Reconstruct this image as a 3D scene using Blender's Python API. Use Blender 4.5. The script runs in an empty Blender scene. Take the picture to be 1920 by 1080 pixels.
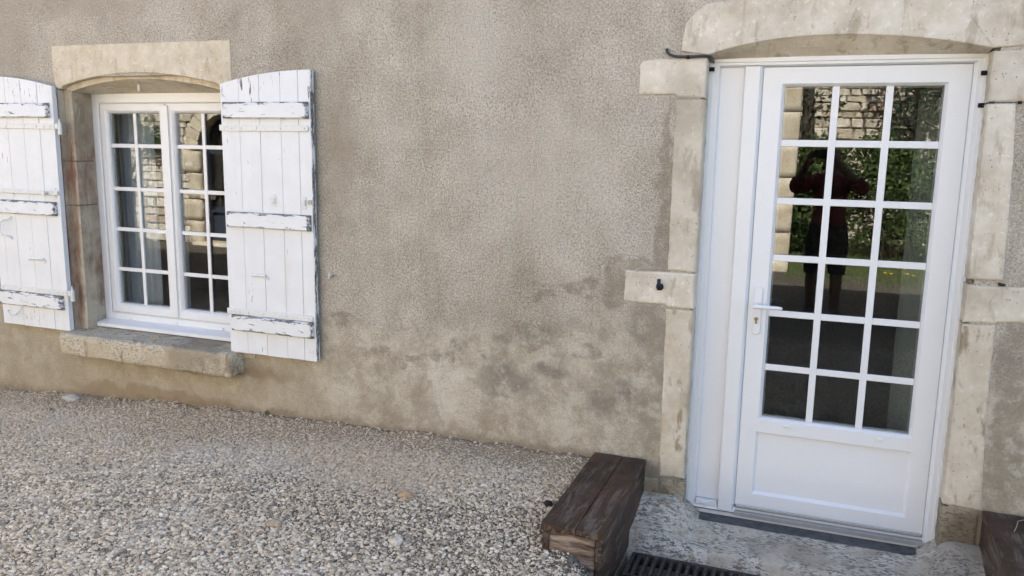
import bpy, bmesh, math, random
import numpy as np
from mathutils import Vector, Matrix, noise as mnoise
random.seed(7); rng = np.random.default_rng(7)
S = bpy.context.scene
COL = S.collection
rad = math.radians

# ------------------------------------------------------------------ camera
YAW, PITCH, ROLL = rad(20.508), rad(9.757), rad(0.992)
_f = Vector((-math.sin(YAW)*math.cos(PITCH), math.cos(YAW)*math.cos(PITCH), -math.sin(PITCH)))
_r = Vector((math.cos(YAW), math.sin(YAW), 0)); _u = _r.cross(_f)
_r2 = _r*math.cos(ROLL)+_u*math.sin(ROLL); _u2 = -_r*math.sin(ROLL)+_u*math.cos(ROLL)
CAM = Vector((0, -3.75, 1.722))
cd = bpy.data.cameras.new('camera'); cam = bpy.data.objects.new('camera', cd); COL.objects.link(cam)
cd.sensor_width = 36; cd.lens = 28.5; cd.clip_start = 0.02; cd.clip_end = 1000
cam.matrix_world = Matrix(((_r2.x, _u2.x, -_f.x, CAM.x), (_r2.y, _u2.y, -_f.y, CAM.y), (_r2.z, _u2.z, -_f.z, CAM.z), (0, 0, 0, 1)))
S.camera = cam

# ------------------------------------------------------------------ sky, sun, exposure
SUN_EL, SUN_AZ = rad(43), rad(10)          # the sun stands behind the house, so the facade is in open shade
W = bpy.data.worlds.new('World'); S.world = W; W.use_nodes = True
wn = W.node_tree; wn.nodes.clear()
sky = wn.nodes.new('ShaderNodeTexSky'); sky.sky_type = 'NISHITA'; sky.sun_disc = False
sky.sun_elevation = SUN_EL; sky.sun_rotation = SUN_AZ; sky.dust_density = 1.5; sky.air_density = 1.0
bg = wn.nodes.new('ShaderNodeBackground'); bg.inputs['Strength'].default_value = 0.11
wo = wn.nodes.new('ShaderNodeOutputWorld')
wn.links.new(sky.outputs[0], bg.inputs[0]); wn.links.new(bg.outputs[0], wo.inputs[0])
sl = bpy.data.lights.new('sun', 'SUN'); sl.energy = 5.0; sl.angle = rad(0.53); sl.color = (1, 0.965, 0.91)
so = bpy.data.objects.new('sun', sl); COL.objects.link(so)
sdir = Vector((math.sin(SUN_AZ)*math.cos(SUN_EL), math.cos(SUN_AZ)*math.cos(SUN_EL), math.sin(SUN_EL)))
so.rotation_euler = sdir.to_track_quat('Z', 'Y').to_euler(); so.location = (0, 20, 30)
S.view_settings.view_transform = 'Standard'; S.view_settings.look = 'None'
S.view_settings.gamma = 1; S.view_settings.exposure = 2.36
S.render.engine = 'CYCLES'
S.cycles.max_bounces = 6; S.cycles.diffuse_bounces = 3; S.cycles.glossy_bounces = 3; S.cycles.transparent_max_bounces = 12
S.cycles.use_adaptive_sampling = True; S.cycles.adaptive_threshold = 0.02
S.cycles.use_denoising = True; S.cycles.caustics_reflective = False; S.cycles.caustics_refractive = False

# ------------------------------------------------------------------ material helper
class G:
    def __init__(s, name, rough=0.8, spec=0.3):
        s.m = bpy.data.materials.new(name); s.m.use_nodes = True
        s.t = s.m.node_tree; s.b = s.t.nodes['Principled BSDF']
        s.b.inputs['Roughness'].default_value = rough
        s.b.inputs['Specular IOR Level'].default_value = spec
        s.geo = s.t.nodes.new('ShaderNodeNewGeometry'); s.tc = s.t.nodes.new('ShaderNodeTexCoord')
        s.P = s.geo.outputs['Position']; s.GEN = s.tc.outputs['Generated']
    def n(s, typ, **k):
        nd = s.t.nodes.new(typ)
        for a, v in k.items(): setattr(nd, a, v)
        return nd
    def put(s, sock, v):
        if v is None: return
        if isinstance(v, bpy.types.NodeSocket): s.t.links.new(v, sock)
        else:
            if isinstance(v, (tuple, list)) and len(v) == 3 and len(sock.default_value) == 4: v = (*v, 1)
            sock.default_value = v
    def noise(s, scale, detail=4, rough=0.55, vec=None, dist=0.0):
        nd = s.n('ShaderNodeTexNoise'); s.put(nd.inputs['Vector'], vec or s.P)
        for k, v in (('Scale', scale), ('Detail', detail), ('Roughness', rough), ('Distortion', dist)): nd.inputs[k].default_value = v
        return nd.outputs['Fac']
    def noisec(s, scale, detail=2, vec=None):
        nd = s.n('ShaderNodeTexNoise'); s.put(nd.inputs['Vector'], vec or s.P)
        nd.inputs['Scale'].default_value = scale; nd.inputs['Detail'].default_value = detail
        return nd.outputs['Color']
    def vor(s, scale, feature='F1', vec=None, out='Distance', rnd=1.0):
        nd = s.n('ShaderNodeTexVoronoi', feature=feature); s.put(nd.inputs['Vector'], vec or s.P)
        nd.inputs['Scale'].default_value = scale; nd.inputs['Randomness'].default_value = rnd
        return nd.outputs[out]
    def m_(s, op, a, b=None, c=None, clamp=False):
        nd = s.n('ShaderNodeMath', operation=op, use_clamp=clamp)
        s.put(nd.inputs[0], a); s.put(nd.inputs[1], b)
        if c is not None: s.put(nd.inputs[2], c)
        return nd.outputs[0]
    def vm(s, op, a, b=None):
        nd = s.n('ShaderNodeVectorMath', operation=op); s.put(nd.inputs[0], a); s.put(nd.inputs[1], b)
        return nd.outputs[0]
    def mr(s, v, a, b, c=0.0, d=1.0, smooth=True):
        nd = s.n('ShaderNodeMapRange', interpolation_type='SMOOTHSTEP' if smooth else 'LINEAR')
        s.put(nd.inputs[0], v)
        for i, x in enumerate((a, b, c, d)): nd.inputs[1+i].default_value = x
        return nd.outputs[0]
    def ramp(s, f, stops, interp='LINEAR'):
        nd = s.n('ShaderNodeValToRGB'); cr = nd.color_ramp; cr.interpolation = interp
        while len(cr.elements) < len(stops): cr.elements.new(0.5)
        for e, (p, c) in zip(cr.elements, stops):
            e.position = p; e.color = (*c, 1) if len(c) == 3 else c
        s.put(nd.inputs[0], f); return nd.outputs[0]
    def mix(s, f, a, b, mode='MIX'):
        nd = s.n('ShaderNodeMix', data_type='RGBA', blend_type=mode)
        s.put(nd.inputs['Factor'], f); s.put(nd.inputs[6], a); s.put(nd.inputs[7], b)
        return nd.outputs[2]
    def xyz(s, v=None):
        nd = s.n('ShaderNodeSeparateXYZ'); s.put(nd.inputs[0], v or s.P); return nd.outputs
    def scl(s, v, k):
        return s.vm('MULTIPLY', v or s.P, k)
    def bump(s, h, strength=0.5, dist=0.01, nrm=None):
        nd = s.n('ShaderNodeBump'); nd.inputs['Strength'].default_value = strength; nd.inputs['Distance'].default_value = dist
        s.put(nd.inputs['Height'], h); s.put(nd.inputs['Normal'], nrm); return nd.outputs[0]
    def out(s, col=None, nrm=None, rough=None):
        s.put(s.b.inputs['Base Color'], col); s.put(s.b.inputs['Roughness'], rough)
        if nrm is not None: s.put(s.b.inputs['Normal'], nrm)
        return s.m
    def blob(s, P2, cx, cz, rx, rz, lo=0.75, hi=1.15):
        """soft-edged patch round (cx, cz) on the wall; P2 is a jittered position"""
        x, y, z = s.xyz(P2)
        a = s.m_('MULTIPLY', s.m_('SUBTRACT', x, cx), 1/rx); b = s.m_('MULTIPLY', s.m_('SUBTRACT', z, cz), 1/rz)
        d = s.m_('SQRT', s.m_('ADD', s.m_('MULTIPLY', a, a), s.m_('MULTIPLY', b, b)))
        return s.mr(d, lo, hi, 1.0, 0.0)
    def jit(s, scale, amp, detail=3, P=None):
        c = s.vm('SUBTRACT', s.noisec(scale, detail, P), (0.5, 0.5, 0.5))
        return s.vm('ADD', P or s.P, s.scl(c, (amp, amp, amp)))

MAT = {}
def plain(name, col, rough=0.6, spec=0.4, metal=0.0, nscale=40, namp=0.12, bump=0.0):
    g = G(name, rough, spec); n = g.noise(nscale, 4)
    c = g.mix(g.mr(n, 0.3, 0.7), tuple(x*(1-namp) for x in col), tuple(min(1, x*(1+namp)) for x in col))
    g.b.inputs['Metallic'].default_value = metal
    MAT[name] = g.out(c, g.bump(n, bump, 0.002) if bump else None)

# ---- facade render (stucco)
g = G('stucco', 0.95, 0.1)
x, y, z = g.xyz()
big = g.noise(0.9, 5, 0.6); mid = g.noise(4.0, 6, 0.62); vert = g.noise(1.0, 5, 0.6, g.scl(None, (3.5, 1, 0.7)))
fine = g.noise(95, 4, 0.7); grain = g.noise(200, 3, 0.65)
base = g.ramp(g.m_('ADD', g.m_('MULTIPLY', big, 0.5), g.m_('MULTIPLY', mid, 0.5)), [(0.34, (0.32, 0.280, 0.225)), (0.44, (0.425, 0.380, 0.315)), (0.54, (0.50, 0.455, 0.382)), (0.65, (0.58, 0.535, 0.46))])
base = g.mix(g.mr(vert, 0.52, 0.70, 0, 0.45), base, (0.53, 0.50, 0.44))
base = g.mix(g.mr(vert, 0.47, 0.30, 0, 0.55), base, (0.37, 0.325, 0.25))
# grain: light aggregate, dark pits
speck = g.mix(g.mr(fine, 0.36, 0.66), (0.74, 0.73, 0.72), (1.17, 1.17, 1.17))
pden = g.mr(g.noise(2.3, 3), 0.36, 0.62, 0.05, -0.02)
speck2 = g.mix(g.mr(g.m_('ADD', grain, pden), 0.34, 0.42), (0.40, 0.37, 0.34), (1, 1, 1))
speck2 = g.mix(g.mr(grain, 0.62, 0.70, 0, 0.8), speck2, (1.22, 1.21, 1.20))
# smooth cement patches low on the wall
J = g.jit(2.2, 0.55, 5); J2 = g.jit(9, 0.16, 5); jx, jy, jz = g.xyz(J)
lowline = g.m_('SUBTRACT', jz, g.mr(x, -3.3, -1.0, 0.62, 0.84))
low = g.mr(lowline, -0.10, 0.06, 1.0, 0.0)
n2 = g.noise(3.1, 7, 0.7, dist=0.15); n3 = g.noise(8, 7, 0.74, dist=0.1)
lowcol = g.ramp(n2, [(0.32, (0.30, 0.258, 0.195)), (0.45, (0.40, 0.352, 0.278)), (0.55, (0.475, 0.425, 0.345)), (0.66, (0.55, 0.51, 0.43))])
lowcol = g.mix(g.mr(n3, 0.52, 0.60, 0, 0.45), lowcol, (0.54, 0.495, 0.405))
lowcol = g.mix(g.mr(n3, 0.40, 0.34, 0, 0.6), lowcol, (0.26, 0.222, 0.165))
leftlow = g.mr(g.m_('ADD', jx, 0.0), -2.75, -2.2, 1.0, 0.0)
lowcol = g.mix(g.m_('MULTIPLY', leftlow, 0.50), lowcol, (0.34, 0.282, 0.20))
gspeck = g.m_('MULTIPLY', g.m_('SUBTRACT', 1.0, g.m_('MULTIPLY', low, 0.45)), 1.0)
col = g.mix(low, base, lowcol)
col = g.mix(gspeck, col, g.mix(1.0, col, speck, 'MULTIPLY'))
col = g.mix(g.m_('MULTIPLY', gspeck, 0.9), col, g.mix(1.0, col, speck2, 'MULTIPLY'))
# stains and flaked spots, each with its own place
def spots(lst, c, amt, lo=0.7, hi=1.1, PP=None):
    global col
    acc = None
    for p in lst:
        b = g.blob(PP or J2, *p, lo, hi); acc = b if acc is None else g.m_('MAXIMUM', acc, b)
    col = g.mix(g.m_('MULTIPLY', acc, amt), col, c); return acc
flk = g.noise(14, 7, 0.74, dist=0.15)
s1 = spots([(-2.42, 0.79, .13, .05), (-2.2, 0.62, .14, .035), (-1.80, .64, .12, .035), (-1.72, .70, .05, .05), (-1.32, .80, .20, .07), (-1.02, 1.06, .12, .05), (-1.25, 1.02, .08, .05), (-1.50, .67, .09, .03), (-2.0, .6, .1, .03), (-1.0, .74, .08, .05)], (0.235, 0.198, 0.15), g.mr(flk, 0.40, 0.56, 0.05, 0.70))
spots([(-1.42, 0.55, .17, .10), (-.92, .50, .09, .09), (-1.20, .62, .10, .05), (-.80, .56, .07, .07)], (0.20, 0.178, 0.15), g.mr(flk, 0.36, 0.54, 0.25, 0.80), 0.4, 1.2)
# damp grey patching round the door stones
s3 = spots([(-.70, .90, .13, .14), (-.66, 1.30, .06, .20), (-.80, 1.19, .14, .035), (-.67, .60, .06, .45), (-.66, 1.62, .035, .35), (-.88, 1.08, .05, .14), (.80, .70, .07, .55), (.76, .30, .06, .3)], (0.27, 0.235, 0.18), g.mr(flk, 0.34, 0.56, 0.10, 0.75), 0.65, 1.1)
spots([(-.84, 1.32, .11, .16), (-.98, 1.55, .09, .2)], (0.50, 0.47, 0.42), 0.25, 0.1, 1.4)
spots([(-4.85, 2.38, .42, .40), (-4.2, 2.52, .8, .12), (-2.5, 2.5, .25, .3), (-2.38, 1.7, .10, .5)], (0.335, 0.29, 0.23), 0.55, 0.3, 1.25)
spots([(-1.3, 1.6, .45, .4), (-1.6, 2.2, .3, .3)], (0.56, 0.52, 0.45), 0.35, 0.2, 1.3)
band = g.m_('MULTIPLY', g.mr(jz, 1.05, 0.72, 0.0, 1.0), g.mr(x, -2.9, -2.2, 0.35, 1.0))
bn = g.noise(5.0, 8, 0.74, dist=0.1)
col = g.mix(g.m_('MULTIPLY', band, g.mr(bn, 0.49, 0.42, 0.0, 0.45)), col, (0.27, 0.232, 0.178))
col = g.mix(g.m_('MULTIPLY', band, g.mr(bn, 0.54, 0.60, 0.0, 0.40)), col, (0.58, 0.545, 0.46))
# wet line above the gravel and below the sill
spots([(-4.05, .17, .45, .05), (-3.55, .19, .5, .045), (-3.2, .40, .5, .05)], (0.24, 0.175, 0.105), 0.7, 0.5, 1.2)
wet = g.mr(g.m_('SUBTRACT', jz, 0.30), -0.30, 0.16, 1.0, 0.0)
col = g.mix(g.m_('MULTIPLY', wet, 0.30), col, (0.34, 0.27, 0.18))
gl_ = g.m_('ADD', g.mr(x, -5.1, -3.1, 0.055, 0.165, False), g.mr(x, -3.1, -1.1, 0.0, 0.042, False))      # contact shade painted into the wall colour just above the gravel
contact_shade = g.m_('ADD', g.m_('SUBTRACT', z, gl_), g.m_('MULTIPLY', g.m_('SUBTRACT', g.noise(11, 6, 0.7), 0.5), 0.16))
col = g.mix(g.mr(contact_shade, 0.005, 0.06, 0.62, 0.0), col, (0.19, 0.148, 0.10))
crust = g.vor(9, 'DISTANCE_TO_EDGE', g.jit(6, 0.16, 5)); fk = g.m_('MULTIPLY', g.mr(crust, 0.0, 0.05, 1.0, 0.0), g.m_('MULTIPLY', g.mr(flk, 0.46, 0.54), g.mr(jz, 1.15, 0.6, 0.0, 0.32)))
col = g.mix(fk, col, (0.235, 0.20, 0.15))
# hairline cracks
crk = g.vor(1.3, 'DISTANCE_TO_EDGE', g.jit(5, 0.25, 4))
cm = g.m_('MULTIPLY', g.mr(crk, 0.0, 0.006, 1.0, 0.0), g.mr(g.noise(1.4, 2), 0.50, 0.60, 0.0, 0.22))
col = g.mix(cm, col, (0.16, 0.12, 0.09))
hz_ = g.mr(z, 0.55, 0.95, 0.25, 1.0)
h = g.m_('ADD', g.m_('MULTIPLY', fine, hz_), g.m_('MULTIPLY', mid, 0.7))
h = g.m_('SUBTRACT', h, g.m_('MULTIPLY', g.mr(grain, 0.44, 0.30), g.m_('MULTIPLY', hz_, 0.8)))
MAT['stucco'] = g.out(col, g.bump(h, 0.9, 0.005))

# ---- dressed limestone
def limestone(name, tint=(1, 1, 1), dirt=0.3, rust=None, lichen=0.0, bumpd=0.004):
    g = G(name, 0.9, 0.15)
    a = g.noise(7, 6, 0.65); b = g.noise(38, 5, 0.7); c = g.noise(2.2, 4); st = g.noise(16, 4, 0.6, g.scl(None, (1.0, 1, 0.35)), 0.3)
    col = g.ramp(a, [(0.3, (0.47, 0.41, 0.325)), (0.46, (0.57, 0.515, 0.425)), (0.60, (0.635, 0.59, 0.51)), (0.75, (0.69, 0.65, 0.58))])
    col = g.mix(g.mr(b, 0.56, 0.68, 0, 0.65), col, (0.74, 0.71, 0.65))
    col = g.mix(g.mr(b, 0.38, 0.28, 0, 0.65), col, (0.25, 0.20, 0.14))
    col = g.mix(g.mr(st, 0.54, 0.66, 0, dirt), col, (0.30, 0.245, 0.175))
    col = g.mix(g.mr(c, 0.5, 0.66, 0, dirt), col, (0.36, 0.31, 0.245))
    if lichen:
        l = g.noise(72, 5, 0.75, g.scl(None, (0.55, 1, 1.3)), 0.6); lm = g.mr(g.noise(7, 4), 0.34, 0.55)
        col = g.mix(g.m_('MULTIPLY', g.mr(l, 0.49, 0.57), g.m_('MULTIPLY', lm, lichen)), col, (0.17, 0.162, 0.152))
    pit = g.vor(60); pm = g.m_('MULTIPLY', g.mr(pit, 0.10, 0.18, 1, 0), g.mr(g.noise(9, 2), 0.5, 0.6))
    col = g.mix(g.m_('MULTIPLY', pm, 0.75), col, (0.16, 0.12, 0.085))
    ob = g.n('ShaderNodeObjectInfo').outputs['Random']
    col = g.mix(1.0, col, g.mix(ob, (0.95, 0.94, 0.92), (1.12, 1.12, 1.12)), 'MULTIPLY')
    col = g.mix(1.0, col, tint, 'MULTIPLY')
    if rust:
        J = g.jit(7, 0.10, 4); acc = None
        for p in rust:
            q = g.blob(J, *p, 0.2, 1.15); acc = q if acc is None else g.m_('MAXIMUM', acc, q)
        col = g.mix(g.m_('MULTIPLY', acc, g.mr(g.noise(12, 4, 0.6, g.scl(None, (3, 1, 0.5))), 0.3, 0.6, 0.25, 0.85)), col, (0.20, 0.092, 0.056))
    h = g.m_('ADD', g.m_('MULTIPLY', b, 0.6), g.m_('MULTIPLY', a, 0.8)); h = g.m_('SUBTRACT', h, pm)
    MAT[name] = g.out(col, g.bump(h, 0.85, bumpd))
limestone('stone_door', (0.97, 0.97, 0.965), 0.55)
limestone('stone_low', (0.88, 0.86, 0.825), 0.85)
limestone('stone_lintel', (0.95, 0.925, 0.875), 0.38)
limestone('stone_jamb', (0.74, 0.70, 0.65), 0.6, rust=[(-4.335, 1.55, .05, .28), (-4.345, .95, .045, .55), (-4.34, .72, .04, .12)])
limestone('stone_sill', (0.90, 0.87, 0.81), 0.85, lichen=0.6, bumpd=0.008)
limestone('stone_step', (0.93, 0.92, 0.90), 0.75, lichen=1.0, bumpd=0.008)
limestone('stone_base', (0.62, 0.58, 0.50), 0.9, lichen=0.7, bumpd=0.01)
limestone('stone_quoin', (0.98, 0.93, 0.82), 0.2)

# ---- white PVC, white peeling paint, wood
g = G('pvc', 0.32, 0.5)
g.b.inputs['Coat Weight'].default_value = 0.0
n = g.noise(6, 3); MAT['pvc'] = g.out(g.mix(n, (0.72, 0.735, 0.76), (0.745, 0.76, 0.785)), g.bump(g.noise(3.5, 2), 0.03, 0.01))

def peel(name, top, bottom, body, ends=0.0, amp=1.0, white=(0.725, 0.74, 0.77), grain=(1, 1, 14)):
    """white paint over grey weathered wood; paint is lost towards the piece's top, bottom and ends"""
    g = G(name, 0.5, 0.35)
    gx, gy, gz = g.xyz(g.GEN)
    v = g.vm('DIVIDE', g.P, grain)
    n = g.noise(55, 6, 0.72, g.scl(None, tuple(1/k for k in grain)), 0.4); n2 = g.noise(9, 3); n3 = g.noise(150, 3, 0.6)
    thr = g.m_('ADD', 0.655-body, 0.0)
    e = g.m_('MULTIPLY', g.mr(gz, 0.72, 1.0), top)
    e = g.m_('ADD', e, g.m_('MULTIPLY', g.mr(gz, 0.22, 0.0), bottom))
    if ends: e = g.m_('ADD', e, g.m_('MULTIPLY', g.mr(g.m_('ABSOLUTE', g.m_('SUBTRACT', gx, 0.5)), 0.44, 0.5), ends))
    n = g.m_('ADD', g.m_('MULTIPLY', g.m_('SUBTRACT', n, 0.5), amp), 0.5)
    f = g.m_('ADD', g.m_('ADD', n, e), g.m_('MULTIPLY', g.m_('SUBTRACT', n2, 0.5), 0.25))
    mk = g.m_('GREATER_THAN', f, thr)
    sh = g.m_('GREATER_THAN', f, g.m_('SUBTRACT', thr, 0.018))
    woodn = g.noise(70, 4, 0.6, g.scl(None, (1 if grain[0] > 1 else 6, 1, 6 if grain[0] > 1 else 1)))
    wood = g.ramp(woodn, [(0.35, (0.085, 0.085, 0.09)), (0.55, (0.19, 0.19, 0.195)), (0.7, (0.33, 0.32, 0.31))])
    w = g.mix(g.mr(n2, 0.35, 0.7), tuple(k*0.955 for k in white), white)
    w = g.mix(g.mr(g.noise(4, 4, 0.6, g.scl(None, (4, 1, 0.6))), 0.55, 0.75, 0, 0.22), w, (0.62, 0.57, 0.48))
    c = g.mix(sh, w, (0.52, 0.51, 0.49)); c = g.mix(mk, c, wood)
    h = g.m_('SUBTRACT', g.m_('MULTIPLY', n3, 0.12), g.m_('MULTIPLY', mk, 1.0))
    MAT[name] = g.out(c, g.bump(h, 0.6, 0.0015), g.mix(mk, (0.45,)*3, (0.9,)*3))
peel('paint_plank', 0.07, 0.03, -0.035, grain=(1, 1, 9))
peel('paint_batten', 0.32, 0.19, -0.11, ends=0.26, amp=2.0, grain=(5, 1, 1))
peel('paint_edge', 0.0, 0.0, 0.17, grain=(1, 1, 8))
plain('paint_iron', (0.68, 0.68, 0.67), 0.5, 0.4, nscale=60, namp=0.06, bump=0.1)
plain('paint_rusty', (0.42, 0.40, 0.38), 0.7, 0.3, nscale=120, namp=0.5, bump=0.2)
plain('iron_black', (0.018, 0.018, 0.020), 0.6, 0.4, nscale=120, namp=0.4, bump=0.3)
plain('rubber', (0.010, 0.010, 0.012), 0.7, 0.3)
plain('cable', (0.022, 0.023, 0.028), 0.35, 0.5)
plain('aluminium', (0.50, 0.51, 0.54), 0.45, 0.5, metal=0.6, namp=0.05)
plain('brass', (0.30, 0.24, 0.13), 0.4, 0.5, metal=0.8)
plain('seal', (0.02, 0.02, 0.022), 0.8)
plain('spacer', (0.28, 0.28, 0.29), 0.5)
plain('screed', (0.095, 0.093, 0.090), 0.85, 0.2, nscale=25, namp=0.22, bump=0.15)
plain('interior', (0.30, 0.28, 0.25), 0.9, 0.1)
plain('tile_floor', (0.16, 0.13, 0.10), 0.4, 0.4)
plain('drape', (0.36, 0.39, 0.45), 0.9, 0.1, nscale=300)
plain('sheer', (0.20, 0.225, 0.205), 0.9, 0.1, nscale=300)
plain('roof_tile', (0.28, 0.13, 0.075), 0.9, 0.1, nscale=6, namp=0.35)
plain('shell', (0.48, 0.33, 0.20), 0.5, 0.4, nscale=150, namp=0.6)
plain('weed', (0.12, 0.17, 0.06), 0.7, 0.2)
plain('twig', (0.33, 0.27, 0.19), 0.9, 0.1)
plain('mortar', (0.46, 0.40, 0.30), 0.95, 0.1, nscale=30, namp=0.25, bump=0.4)
plain('grout', (0.20, 0.165, 0.12), 0.95, 0.1, nscale=50, namp=0.3, bump=0.3)
plain('door_blue', (0.035, 0.042, 0.06), 0.4, 0.4)
plain('bark', (0.085, 0.07, 0.055), 0.95, 0.1, nscale=25, namp=0.5, bump=0.6)
plain('skin', (0.11, 0.060, 0.042), 0.6, 0.3, nscale=30, namp=0.08)
plain('hair', (0.022, 0.017, 0.013), 0.6, 0.3)
plain('shirt', (0.085, 0.012, 0.016), 0.9, 0.1, nscale=200)
plain('shorts', (0.012, 0.012, 0.015), 0.9, 0.1, nscale=200)
plain('shoe', (0.02, 0.02, 0.02), 0.7, 0.3)
plain('phone', (0.012, 0.012, 0.014), 0.3, 0.5)
plain('petal', (0.75, 0.52, 0.02), 0.7, 0.2)

g = G('brown_wood', 0.62, 0.35)                     # worn brown paint on planks
gr = g.noise(34, 6, 0.62, g.scl(None, (1, 0.12, 1)), 0.8); w2 = g.noise(6, 4, 0.6); ring = g.noise(9, 3, 0.5, g.scl(None, (1, 0.22, 1)), 1.5)
wav = g.m_('FRACT', g.m_('MULTIPLY', ring, 9.0))
c = g.ramp(w2, [(0.35, (0.026, 0.016, 0.010)), (0.52, (0.054, 0.030, 0.018)), (0.7, (0.085, 0.043, 0.026))])
worn = g.m_('MULTIPLY', g.mr(gr, 0.48, 0.60), g.mr(g.noise(4.5, 3), 0.36, 0.55))
c = g.mix(g.m_('MULTIPLY', worn, 0.70), c, (0.155, 0.13, 0.11))
c = g.mix(g.m_('MULTIPLY', g.mr(wav, 0.0, 0.14, 1, 0), 0.5), c, (0.012, 0.009, 0.008))
c = g.mix(g.mr(g.noise(120, 3), 0.66, 0.74, 0, 0.6), c, (0.30, 0.27, 0.24))
MAT['brown_wood'] = g.out(c, g.bump(g.m_('ADD', gr, g.m_('MULTIPLY', wav, 0.3)), 0.7, 0.004))
g = G('bare_wood', 0.85, 0.2)
gr = g.noise(30, 6, 0.65, g.scl(None, (0.25, 1, 1.6)), 0.5)
MAT['bare_wood'] = g.out(g.ramp(gr, [(0.34, (0.05, 0.032, 0.024)), (0.48, (0.15, 0.105, 0.08)), (0.62, (0.33, 0.27, 0.22))]), g.bump(gr, 0.8, 0.004))

# ---- grate iron
g = G('cast_iron', 0.7, 0.4); n = g.noise(50, 4)
MAT['cast_iron'] = g.out(g.ramp(n, [(0.35, (0.028, 0.026, 0.025)), (0.55, (0.055, 0.047, 0.042)), (0.7, (0.12, 0.095, 0.075))]), g.bump(n, 0.4, 0.003))

# ---- glass of the double glazing: each face reflects a little, the rest passes straight through
def glass(name, r0, tint):
    m = bpy.data.materials.new(name); m.use_nodes = True; t = m.node_tree; t.nodes.clear()
    o = t.nodes.new('ShaderNodeOutputMaterial'); mx = t.nodes.new('ShaderNodeMixShader'); mt = lambda op, a, b=None: (lambda nd: ([t.links.new(v, nd.inputs[i]) if isinstance(v, bpy.types.NodeSocket) else setattr(nd.inputs[i], 'default_value', v) for i, v in enumerate((a, b)) if v is not None], nd.outputs[0])[1])((lambda nd: (setattr(nd, 'operation', op), nd)[1])(t.nodes.new('ShaderNodeMath')))
    tr = t.nodes.new('ShaderNodeBsdfTransparent'); gl = t.nodes.new('ShaderNodeBsdfGlossy')
    gl.inputs['Roughness'].default_value = 0.004
    tr.inputs['Color'].default_value = (*tint, 1)
    ge = t.nodes.new('ShaderNodeNewGeometry'); nz = t.nodes.new('ShaderNodeTexNoise'); bp = t.nodes.new('ShaderNodeBump')
    nz.inputs['Scale'].default_value = 1.6; nz.inputs['Detail'].default_value = 0; bp.inputs['Strength'].default_value = 0.02; bp.inputs['Distance'].default_value = 0.05
    t.links.new(ge.outputs['Position'], nz.inputs['Vector']); t.links.new(nz.outputs['Fac'], bp.inputs['Height']); t.links.new(bp.outputs[0], gl.inputs['Normal'])
    dt = t.nodes.new('ShaderNodeVectorMath'); dt.operation = 'DOT_PRODUCT'
    t.links.new(ge.outputs['Normal'], dt.inputs[0]); t.links.new(ge.outputs['Incoming'], dt.inputs[1])
    fac = mt('ADD', mt('MULTIPLY', mt('POWER', mt('SUBTRACT', 1.0, mt('ABSOLUTE', dt.outputs['Value'])), 5.0), 1-r0), r0)   # Schlick, the same from both sides
    t.links.new(fac, mx.inputs[0]); t.links.new(tr.outputs[0], mx.inputs[1]); t.links.new(gl.outputs[0], mx.inputs[2]); t.links.new(mx.outputs[0], o.inputs[0])
    MAT[name] = m
glass('glass', 0.08, (0.93, 0.95, 0.94))

# ---- ground and gravel
g = G('earth', 0.95, 0.1)
v = g.vor(70, out='Color'); vd = g.vor(70); n = g.noise(1.2, 4); f = g.noise(160, 3)
xs, ys, zs = g.xyz(); sx_ = g.xyz(v)
c = g.ramp(sx_[0], [(0.0, (0.13, 0.105, 0.08)), (0.4, (0.25, 0.205, 0.155)), (0.75, (0.36, 0.31, 0.245)), (1.0, (0.48, 0.43, 0.36))])
sand = g.ramp(f, [(0.3, (0.22, 0.165, 0.11)), (0.6, (0.40, 0.315, 0.22))])
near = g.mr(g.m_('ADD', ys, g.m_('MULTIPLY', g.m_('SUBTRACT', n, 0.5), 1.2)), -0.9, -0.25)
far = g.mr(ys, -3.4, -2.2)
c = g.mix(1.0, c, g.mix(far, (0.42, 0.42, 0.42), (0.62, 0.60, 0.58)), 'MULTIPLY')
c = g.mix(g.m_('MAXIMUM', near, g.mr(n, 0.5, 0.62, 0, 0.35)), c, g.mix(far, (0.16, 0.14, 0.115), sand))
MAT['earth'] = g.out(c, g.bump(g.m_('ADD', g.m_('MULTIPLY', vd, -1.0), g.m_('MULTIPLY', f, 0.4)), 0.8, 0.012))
g = G('pebble', 0.85, 0.2)
oi = g.n('ShaderNodeObjectInfo'); r1 = oi.outputs['Random']
c = g.ramp(r1, [(0.0, (0.15, 0.125, 0.10)), (0.12, (0.27, 0.215, 0.155)), (0.32, (0.42, 0.34, 0.245)), (0.58, (0.53, 0.435, 0.315)), (0.80, (0.61, 0.505, 0.375)), (0.93, (0.65, 0.56, 0.44)), (0.985, (0.74, 0.66, 0.55)), (1.0, (0.40, 0.25, 0.14))])
x, y, z = g.xyz(); nn = g.noise(1.1, 4)
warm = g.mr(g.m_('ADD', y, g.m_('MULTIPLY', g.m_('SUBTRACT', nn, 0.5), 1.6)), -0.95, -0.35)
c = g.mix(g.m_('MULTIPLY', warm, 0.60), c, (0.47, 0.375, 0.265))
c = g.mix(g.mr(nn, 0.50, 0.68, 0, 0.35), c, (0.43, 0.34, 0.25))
c = g.mix(g.mr(g.noise(1.7, 3), 0.52, 0.66, 0, 0.22), c, (0.50, 0.47, 0.42))
pn = g.noise(140, 3); c = g.mix(1.0, c, g.mix(pn, (0.92,)*3, (1.38,)*3), 'MULTIPLY')
MAT['pebble'] = g.out(c, g.bump(pn, 0.4, 0.002))
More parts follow.
